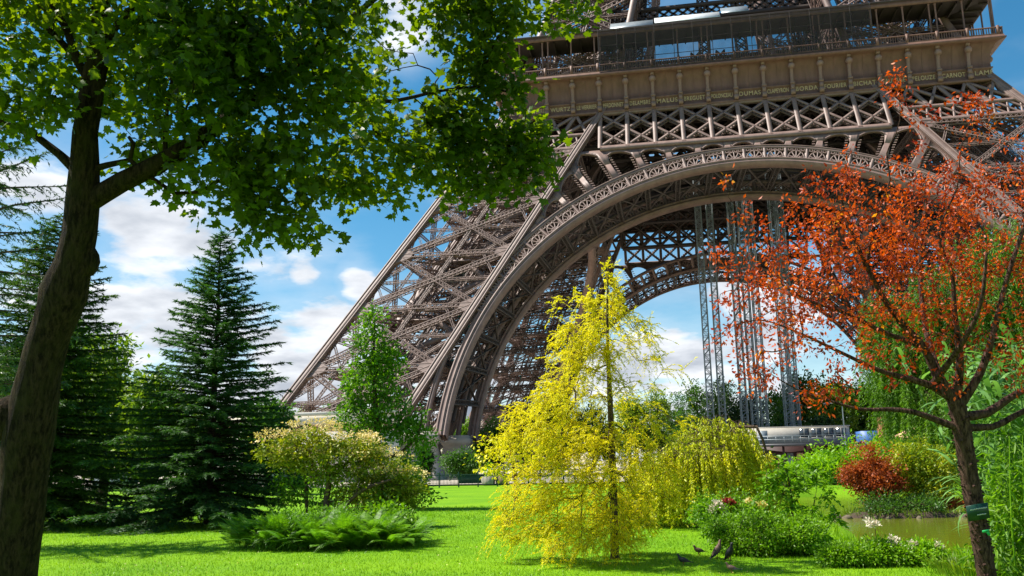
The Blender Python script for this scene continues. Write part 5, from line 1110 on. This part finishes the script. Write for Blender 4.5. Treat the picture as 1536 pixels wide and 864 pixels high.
# around the golden tree
D = 42; b_ = GD(768, D); r = empty('small_golden_tree', b_, 'small golden leaved tree left of the tall yellow one', 'tree')
leafy(r, b_, [(np.array([b_, P(772, 715, D), P(768, 690, D), P(765, 665, D)]), np.array([.09, .08, .06, .03]))], [BL(*a) for a in [(740, 690, D, 26, 22), (765, 672, D, 24, 20), (790, 690, D, 26, 26), (735, 665, D, 18, 14), (770, 705, D, 36, 18), (745, 710, D, 24, 10), (800, 660, D, 24, 24), (815, 700, D, 26, 24), (725, 686, D, 16, 10)]], 200, M['gold_small'], M['timber'], leafn=9, spread=.2, size=.2, shell=.3, step=.4, flat=.6)
bush('flower_bed_bush', 'green bush dotted with pale pink flowers behind the rounded bush', 'bush', 1098, 768, 20.5, 48, 22, M['bright'], leafn=12, size=.08, per=160, spread=.1)
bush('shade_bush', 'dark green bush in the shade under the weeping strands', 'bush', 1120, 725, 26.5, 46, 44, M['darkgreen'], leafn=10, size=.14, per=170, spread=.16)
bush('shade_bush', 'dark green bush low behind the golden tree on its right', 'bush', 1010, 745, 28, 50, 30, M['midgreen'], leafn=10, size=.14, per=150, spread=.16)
bush('pedestal_bush', 'olive bush with russet tips before the stone pedestals', 'bush', 694, 698, 78, 26, 18, M['midgreen'], leafn=10, size=.22, per=130, spread=.25)
bush('pedestal_bush', 'narrow dark conical bush against the left pedestal', 'bush', 638, 694, 80, 9, 26, M['darkgreen'], leafn=10, size=.22, per=110, spread=.2)
# roses on the near bank, with their blooms
def blooms(root, T, pts, mat, size, b_):
    for q_ in pts: mb = MB(); spray(mb, np.asarray([q_]), 34, size*.34, OVAL, size*.75, .2, 0, (0, 0, .4), .8); mb.build('bloom', M[mat], root, origin=b_)
for (px, py, d, rx, ry, lb, fl) in [(1262, 850, 14.4, 32, 15, 'leftmost low rose bush at the water edge', []), (1318, 843, 14.5, 42, 20, 'rose bush with two tall pale blooms above the water', [(1312, 786), (1343, 812), (1337, 818)]), (1382, 848, 14.4, 36, 18, 'right rose bush with small pale buds near the knobbly trunk', [(1372, 818), (1405, 822), (1388, 830)])]:
    r, T, c, s, b2 = bush('rose_bush', lb, 'bush', px, py, d, rx, ry, M['lime' if px > 1350 else 'bright'], leafn=11, size=.06, per=190, spread=.07, group='rose bushes along the near bank', rough=.3)
    for fx, fy in fl:
        q = P(fx, fy, d); blooms(r, T, [q, q+rng.normal(size=3)*.03, q+rng.normal(size=3)*.04], 'rosepetal', .075, b2); mb = MB(); tube(mb, [np.array([c[0]*.6+q[0]*.4, c[1]*.6+q[1]*.4, c[2]]), (q+c)/2+[0, 0, .05], q], [.006, .005, .004], 5); mb.build('stem', M['bark'], r, origin=b2)
        mb = MB(); spray(mb, np.linspace(c, q, 8)[2:], 5, .04, OVAL, .06, .5); mb.build('foliage', M['lime'], r, origin=b2)
o = [x for x in bpy.data.objects if x.name.startswith('flower_bed_bush')][0]; b2 = np.array(o.location); d_ = 20.2
for fx, fy, mt_ in ((1075, 755, 'rosepetal'), (1084, 762, 'rosepetal'), (1090, 750, 'redpetal'), (1098, 756, 'redpetal'), (1122, 752, 'cream'), (1068, 764, 'rosepetal'), (1140, 757, 'cream')): blooms(o, None, [P(fx, fy, d_), P(fx+3, fy+2, d_)], mt_, .10, b2)
# dry grass tuft
def grassclump(name, label, cat, px, d, h, n_, w_, mat, spread, lean=.5, group=None):
    b_ = gp(px, d); r = None; mb = MB(); a = rng.uniform(0, 6.283, n_); rr = rng.uniform(0, 1, n_)**.5*spread; p = b_ + np.stack([np.cos(a)*rr, np.sin(a)*rr, 0*a], 1); h_ = np.stack([np.cos(a), np.sin(a), 0*a], 1)
    ax = nrm(h_*rng.uniform(.1, lean*1.6, (n_, 1))+np.array([0, 0, 1])); scatter(mb, _rib(5, w_, .5), p, ax, nrm(h_*-.5+rng.normal(size=ax.shape)*.3+[0, 0, .3]), h*rng.uniform(.6, 1.15, n_))
    o = mb.build(name, M[mat], origin=b_); return tag(o, label, cat, group)
grassclump('dry_grass', 'pale dry grass tuft at the foot of the knobbly trunk', 'grass tuft', 1432, 13.6, .42, 420, .02, 'olive', .55)
grassclump('sedge_clump', 'thin green sedge leaves left of the knobbly trunk at the water', 'grass tuft', 1440, 14.6, .5, 160, .02, 'lime', .35)
# giant reeds, bamboo in front
b_ = gp(1520, 13.4); r = empty('giant_reed', b_, 'tall giant reed clump with long pale arching leaves at the right edge', 'reeds'); mb = MB(); fol = MB()
for i in range(74):
    q = gp(rng.uniform(1476, 1640), rng.uniform(13.2, 15.4)); H_ = rng.uniform(2.3, 3.5); ln = rng.normal(size=2)*.16; top = q+[ln[0]*H_, ln[1]*H_, H_]; pts = np.array([q, q*.5+top*.5+[0, 0, .1], top]); tube(mb, pts, [.014, .011, .006], 5)
    k = 15; u = np.linspace(.12, 1, k); p = q+(top-q)*u[:, None]; a = np.cumsum(np.full(k, 2.6))+rng.uniform(0, 6.28); h_ = np.stack([np.cos(a), np.sin(a), 0*a], 1); ax = nrm(h_*.8+np.array([0, 0, .75])); scatter(fol, RIBBON, p, ax, nrm(np.array([0, 0, 1.])-h_*.4+rng.normal(size=h_.shape)*.15), rng.uniform(.6, 1.0, k))
for i in range(14):
    p = P(1452+rng.uniform(-6, 12), 745+rng.uniform(-15, 15), 13.3)[None]; ax = nrm(-R2*.8+np.array([0, 0, .6])+rng.normal(size=3)*.25)[None]; scatter(fol, RIBBON, p, ax, nrm(np.array([0, 0, 1.])+R2*.5)[None], .62)
mb.build('stem', M['reed'], r, True, origin=b_); fol.build('leaf', M['reed'], r, origin=b_)
b_ = gp(1510, 12.6); r = empty('bamboo_clump', b_, 'fresh yellow green bamboo foliage low in front of the giant reeds', 'bamboo'); wood = MB(); fol = MB()
T = blobpts([BL(*a) for a in [(1520, 720, 12.7, 40, 60), (1510, 800, 12.6, 36, 60), (1500, 850, 12.4, 40, 30), (1560, 780, 12.8, 60, 80), (1500, 650, 13, 26, 40, .5)]], 120, .3)
grow(wood, [(np.array([gp(x, 12.7), gp(x, 12.7)+[.05, 0, 1.0], gp(x, 12.7)+[.15, 0, 2.0]]), np.array([.012, .010, .005])) for x in (1495, 1515, 1540, 1565)], T, step=.2, jit=.015, rtip=.0025); spray(fol, T, 12, .09, NARROW, .17, .3, 0, (0, 0, -.6))
wood.build('stem', M['lime'], r, True, origin=b_); fol.build('leaf', M['bright'], r, origin=b_)

# ---- trees behind
def backtree(px, top, d, wpx, mat, label, per=150, trunkpx=None, group='trees in the distance', leafn=10, size=None, nb=7):
    s = d/FPX; hor = 703-px*.0195; b_ = GD(px, d); topz = P(px, top, d)[2]; H_ = topz; rx = wpx*s; r = empty('distant_tree', b_, label, 'tree', group)
    bl = []
    for i in range(nb):
        u = rng.uniform(-1, 1, 3); zc = H_*(.58+.26*u[2]); k = rng.uniform(.42, .62); wd = rx*(1-.5*max(0, u[2])); bl.append((b_+R2*u[0]*wd*.6+F2*u[1]*wd*.5+np.array([0, 0, zc]), (rx*k, rx*k, min(H_*.22, rx*k*1.1)), 1))
    bl.append((b_+np.array([0, 0, H_*.82]), (rx*.45, rx*.45, H_*.18), 1)); bl.append((b_+np.array([0, 0, H_*.4]), (rx*.8, rx*.8, H_*.2), 1))
    leafy(r, b_, [(np.array([b_, b_+[.1, 0, H_*.3], b_+[0, .1, H_*.75]]), np.array([.030, .024, .008])*H_)], bl, per/len(bl)*2.0, M[mat], M['bark_dark'], leafn=leafn, spread=(size or rx*.16)*1.0, size=size or rx*.19, tmpl=CLUMP if d > 90 else OVAL, shell=.4, step=max(.6, H_*.06), rtip=.012, flat=.8, sides=6)
bt = [(150, 500, 46, 60, 'olive', 'sunlit olive green tree between the spruce and the fir, left one'), (222, 555, 44, 46, 'olive', 'sunlit light green tree right behind the gap beside the fir'), (395, 600, 60, 40, 'midgreen', 'mid green tree behind the right side of the fir'), (95, 470, 60, 70, 'midgreen', 'green tree far behind the leaning maple trunk'), (12, 520, 50, 60, 'midgreen', 'green tree at the far left edge under the cedar'),
      (270, 590, 70, 60, 'olive', 'yellowish tree behind the pointed fir'), (40, 590, 95, 60, 'midgreen', 'low far tree behind the left side of the spruce'), (170, 600, 100, 60, 'midgreen', 'low far tree in the gap left of the fir'), (330, 610, 100, 60, 'darkgreen', 'low dark far tree behind the fir trunk'), (400, 640, 90, 40, 'darkgreen', 'low dark far tree left of the pale masonry wall')]
for px, top, d, w_, mt_, lb in bt: backtree(px, top, d, w_, mt_, lb, per=330, group='trees behind the conifers', leafn=12, size=.30)
bt = [(985, 582, 230, 30, 'olive', 'pale distant tree seen left of the masts under the arch'), (1015, 590, 240, 26, 'midgreen', 'small distant tree right of the golden tree trunk'), (1045, 572, 210, 30, 'midgreen', 'distant tree just left of the masts'), (1085, 570, 200, 34, 'darkgreen', 'dark distant tree behind the left mast cluster'), (1125, 585, 190, 32, 'darkgreen', 'dark distant tree behind the middle mast cluster'), (1165, 590, 185, 34, 'midgreen', 'distant tree left of the lone right masts'),
      (1210, 560, 170, 44, 'midgreen', 'tall distant tree above the pavilion roof'), (1255, 570, 165, 44, 'olive', 'sunlit distant tree above the cream cabin'), (1300, 580, 175, 40, 'midgreen', 'distant tree above the apricot marquee'), (1345, 570, 170, 44, 'olive', 'distant tree right of the apricot marquee'), (1400, 560, 175, 50, 'midgreen', 'distant tree behind the willow'), (1160, 640, 150, 26, 'darkgreen', 'low dark tree behind the pavilion railing'),
      (1230, 625, 140, 34, 'darkgreen', 'low dark cedar like tree right behind the cream cabin'), (690, 628, 130, 26, 'bright', 'bright green tree between the two arch feet'), (735, 630, 125, 30, 'midgreen', 'green tree right of the inner arch foot'), (775, 620, 120, 30, 'darkgreen', 'dark tree behind the small golden tree'), (830, 600, 120, 36, 'midgreen', 'green tree behind the left side of the golden tree'), (885, 610, 190, 34, 'midgreen', 'distant tree behind the golden tree trunk'), (940, 600, 230, 34, 'olive', 'pale distant tree right behind the golden tree'),
      (450, 606, 260, 24, 'olive', 'far tree beyond the left pillar foot'), (500, 604, 280, 30, 'midgreen', 'second far tree beyond the left pillar foot'), (1480, 575, 180, 50, 'midgreen', 'distant tree at the right edge behind the reeds')]
for px, top, d, w_, mt_, lb in bt: backtree(px, top, d, w_, mt_, lb, per=230, leafn=2)

# ---- bare soil of the islet
u_ = np.linspace(-1.42, 1.42, 25); UU, VV = np.meshgrid(u_, u_); ex = ISLE[0]+R2[0]*UU*ISLE_R[0]+F2[0]*VV*ISLE_R[1]; ey = ISLE[1]+R2[1]*UU*ISLE_R[0]+F2[1]*VV*ISLE_R[1]; e_ = np.hypot(UU, VV)
mb = MB(); ii = np.arange(625).reshape(25, 25); f_ = np.stack([ii[:-1, :-1], ii[:-1, 1:], ii[1:, 1:], ii[1:, :-1]], -1).reshape(-1, 4); f_ = f_[(e_.ravel()[f_] < 1.34+.08*np.sin(np.arctan2(VV, UU).ravel()[f_]*5)).all(1)]
mb.add(np.stack([ex, ey, np.maximum(ground_z(ex, ey), -.7)+.06+.04*np.sin(UU*9)*np.cos(VV*7)], -1).reshape(-1, 3), f_); tag(mb.build('islet_ground', M['soil'], smooth=True), kind='structure')
# ---- stones round the islet
for i in range(17):
    a = 2*math.pi*i/17+rng.uniform(-.3, .3); q = ISLE + R2*math.cos(a)*ISLE_R[0]*1.2 + F2*math.sin(a)*ISLE_R[1]*1.2; sz = rng.uniform(.05, .17); mb = MB(); V = []
    an = np.linspace(0, 2*np.pi, 9)[:-1]; q = np.array([q[0], q[1], -.42])
    tube(mb, [q+[0, 0, -.1], q+[0, 0, sz*.2], q+[.03, 0, sz*.45], q+[.03, .02, sz*.6]], [sz*1.2, sz*1.25, sz*.9, sz*.3], 8, lump=.15)
    tag(mb.build('bank_stone', M['rock'], origin=q), 'rough brown stone along the waterline of the islet', 'stone', 'stones round the islet')
# ---- pigeons on the lawn
def pigeon(px, py, face, label, pitch=0., mat='bird', size=.27):
    b_ = G(px, py); b_[2] = ground_z(b_[0:1], b_[1:2])[0]; r = empty('pigeon', b_, label, 'pigeon', 'pigeons on the lawn'); h = R2*math.cos(face)+F2*math.sin(face); s = size
    def at(x, z): c, sn = math.cos(pitch), math.sin(pitch); return b_+h*(x*c-z*sn*.0)*s+np.array([0, 0, (z+x*sn)*s])
    mb = MB(); tube(mb, [at(-.30, .28), at(-.2, .32), at(-.02, .36), at(.14, .40), at(.24, .47), at(.29, .58), at(.315, .66), at(.36, .69), at(.40, .685)], np.array([.03, .10, .155, .16, .12, .075, .07, .066, .03])*s, 12)
    mb.build('body', M[mat], r, True, origin=b_)
    mb = MB(); bars(mb, [at(-.24, .31)], [at(-.62, .20)], .12*s, .03*s, [0, 0, 1], 0, True); mb.build('tail', M['bird_dark'], r, origin=b_)
    sd = np.cross(h, [0, 0, 1])
    for q in (-1, 1):
        mb = MB(); V = [at(.16, .46)+sd*q*.13*s, at(.10, .30)+sd*q*.165*s, at(-.2, .24)+sd*q*.13*s, at(-.48, .24)+sd*q*.04*s, at(-.2, .40)+sd*q*.10*s]; V2 = [v-sd*q*.03*s for v in V]; mb.add(V+V2, [[0, 1, 2, 3, 4], [9, 8, 7, 6, 5]]); mb.add(V+V2, [[i, (i+1) % 5, 5+(i+1) % 5, 5+i] for i in range(5)]); mb.build('wing', M['bird_dark'], r, origin=b_)
        mb = MB(); tube(mb, [at(.02, .26)+sd*q*.06*s, at(.03, .12)+sd*q*.06*s, at(.01, .0)+sd*q*.06*s, at(.12, .005)+sd*q*.06*s], np.array([.025, .018, .016, .012])*s, 6); mb.build('leg', M['timber'], r, origin=b_)
    mb = MB(); cones(mb, [at(.40, .685)], [at(.49, .66)], np.array([.022*s]), np.array([.004*s]), 6); mb.build('beak', M['bird_dark'], r, origin=b_)
M['bird'] = plain('slate_feathers', (.10, .085, .085), (.05, .045, .05), rough=.7, scale=14); M['bird_dark'] = plain('black_feathers', (.025, .024, .03), (.015, .015, .018), rough=.6, scale=10); M['bird_brown'] = plain('brown_feathers', (.16, .09, .06), (.10, .06, .045), rough=.7, scale=14)
pigeon(1026, 848, math.pi-.15, 'black pigeon with its head forward, leftmost of the birds', 0, 'bird_dark')
pigeon(1049, 833, math.pi+.1, 'brownish pigeon facing left on the edge of the shade', -.05, 'bird_brown')
pigeon(1075, 837, .5, 'upright grey brown pigeon with its head raised', .5, 'bird_brown', .36)
pigeon(1094, 841, -1.2, 'dark pigeon standing erect by the rounded bush', .5, 'bird_dark', .36)
pigeon(1098, 859, 2.6, 'small brown pigeon nearest the viewer', -.1, 'bird_brown', .24)

# ---- grass blades over the near lawn
n_ = 230000; d_ = 11.2+rng.random(n_)**1.6*27; px = rng.uniform(-60, 1600, n_)
q = np.array([CAMP[0], CAMP[1], 0]) + F2*d_[:, None] + R2*(d_*(px-768)/FPX*math.cos(PITCH))[:, None]
keep = (polydist(q[:, 0], q[:, 1], POND) > .25) & ~inpoly(q[:, 0], q[:, 1], POND); q = q[keep]; d_ = d_[keep]; q[:, 2] = ground_z(q[:, 0], q[:, 1])-.005; n_ = len(q)
mb = MB(); scatter(mb, tm([(-.12, 0, 0), (.12, 0, 0), (0, 1, .12)], [(0, 1, 2)]), q, rdir(n_, (0, 0, 2.2)), rdir(n_), (.026+.0012*d_)*rng.uniform(.5, 1.4, n_)); tag(mb.build('grass_blades', M['grassblade']), kind='stuff')
# tufts over the islet rim
n_ = 1500; a_ = rng.uniform(0, 6.283, n_); k_ = rng.uniform(.75, 1.15, n_); q2 = ISLE[:2] + (np.cos(a_)*k_*ISLE_R[0])[:, None]*R2[:2] + (np.sin(a_)*k_*ISLE_R[1])[:, None]*F2[:2]; q = np.column_stack([q2, ground_z(q2[:, 0], q2[:, 1])+.03])
mb = MB(); scatter(mb, THIN, q, rdir(n_, (0, 0, 2.0)), rdir(n_), rng.uniform(.1, .3, n_)); tag(mb.build('islet_grass', M['olive']), kind='stuff')
# daisies and fallen bits in the turf
n_ = 900; d_ = 11.5+rng.random(n_)**1.3*16; px = rng.uniform(0, 1250, n_); q = np.array([CAMP[0], CAMP[1], 0]) + F2*d_[:, None] + R2*(d_*(px-768)/FPX*math.cos(PITCH))[:, None]
q = q[(polydist(q[:, 0], q[:, 1], POND) > .4) & ~inpoly(q[:, 0], q[:, 1], POND)]; q[:, 2] = ground_z(q[:, 0], q[:, 1])+.025; mb = MB(); scatter(mb, OVAL, q, rdir(len(q), (0, 0, 0)), rdir(len(q), (0, 0, 2.5)), rng.uniform(.018, .04, len(q))); tag(mb.build('turf_daisies', M['cream']), kind='stuff')
n_ = 2600; t_ = rng.integers(0, len(POND), n_); u = rng.random((n_, 1)); q2 = POND[t_-1]*(1-u)+POND[t_]*u + rng.normal(size=(n_, 2))*.12; q = np.column_stack([q2, ground_z(q2[:, 0], q2[:, 1])]); mb = MB(); scatter(mb, THIN, q, rdir(n_, (0, 0, 2.5)), rdir(n_), rng.uniform(.12, .32, n_)); tag(mb.build('bank_grass', M['grassblade']), kind='stuff')
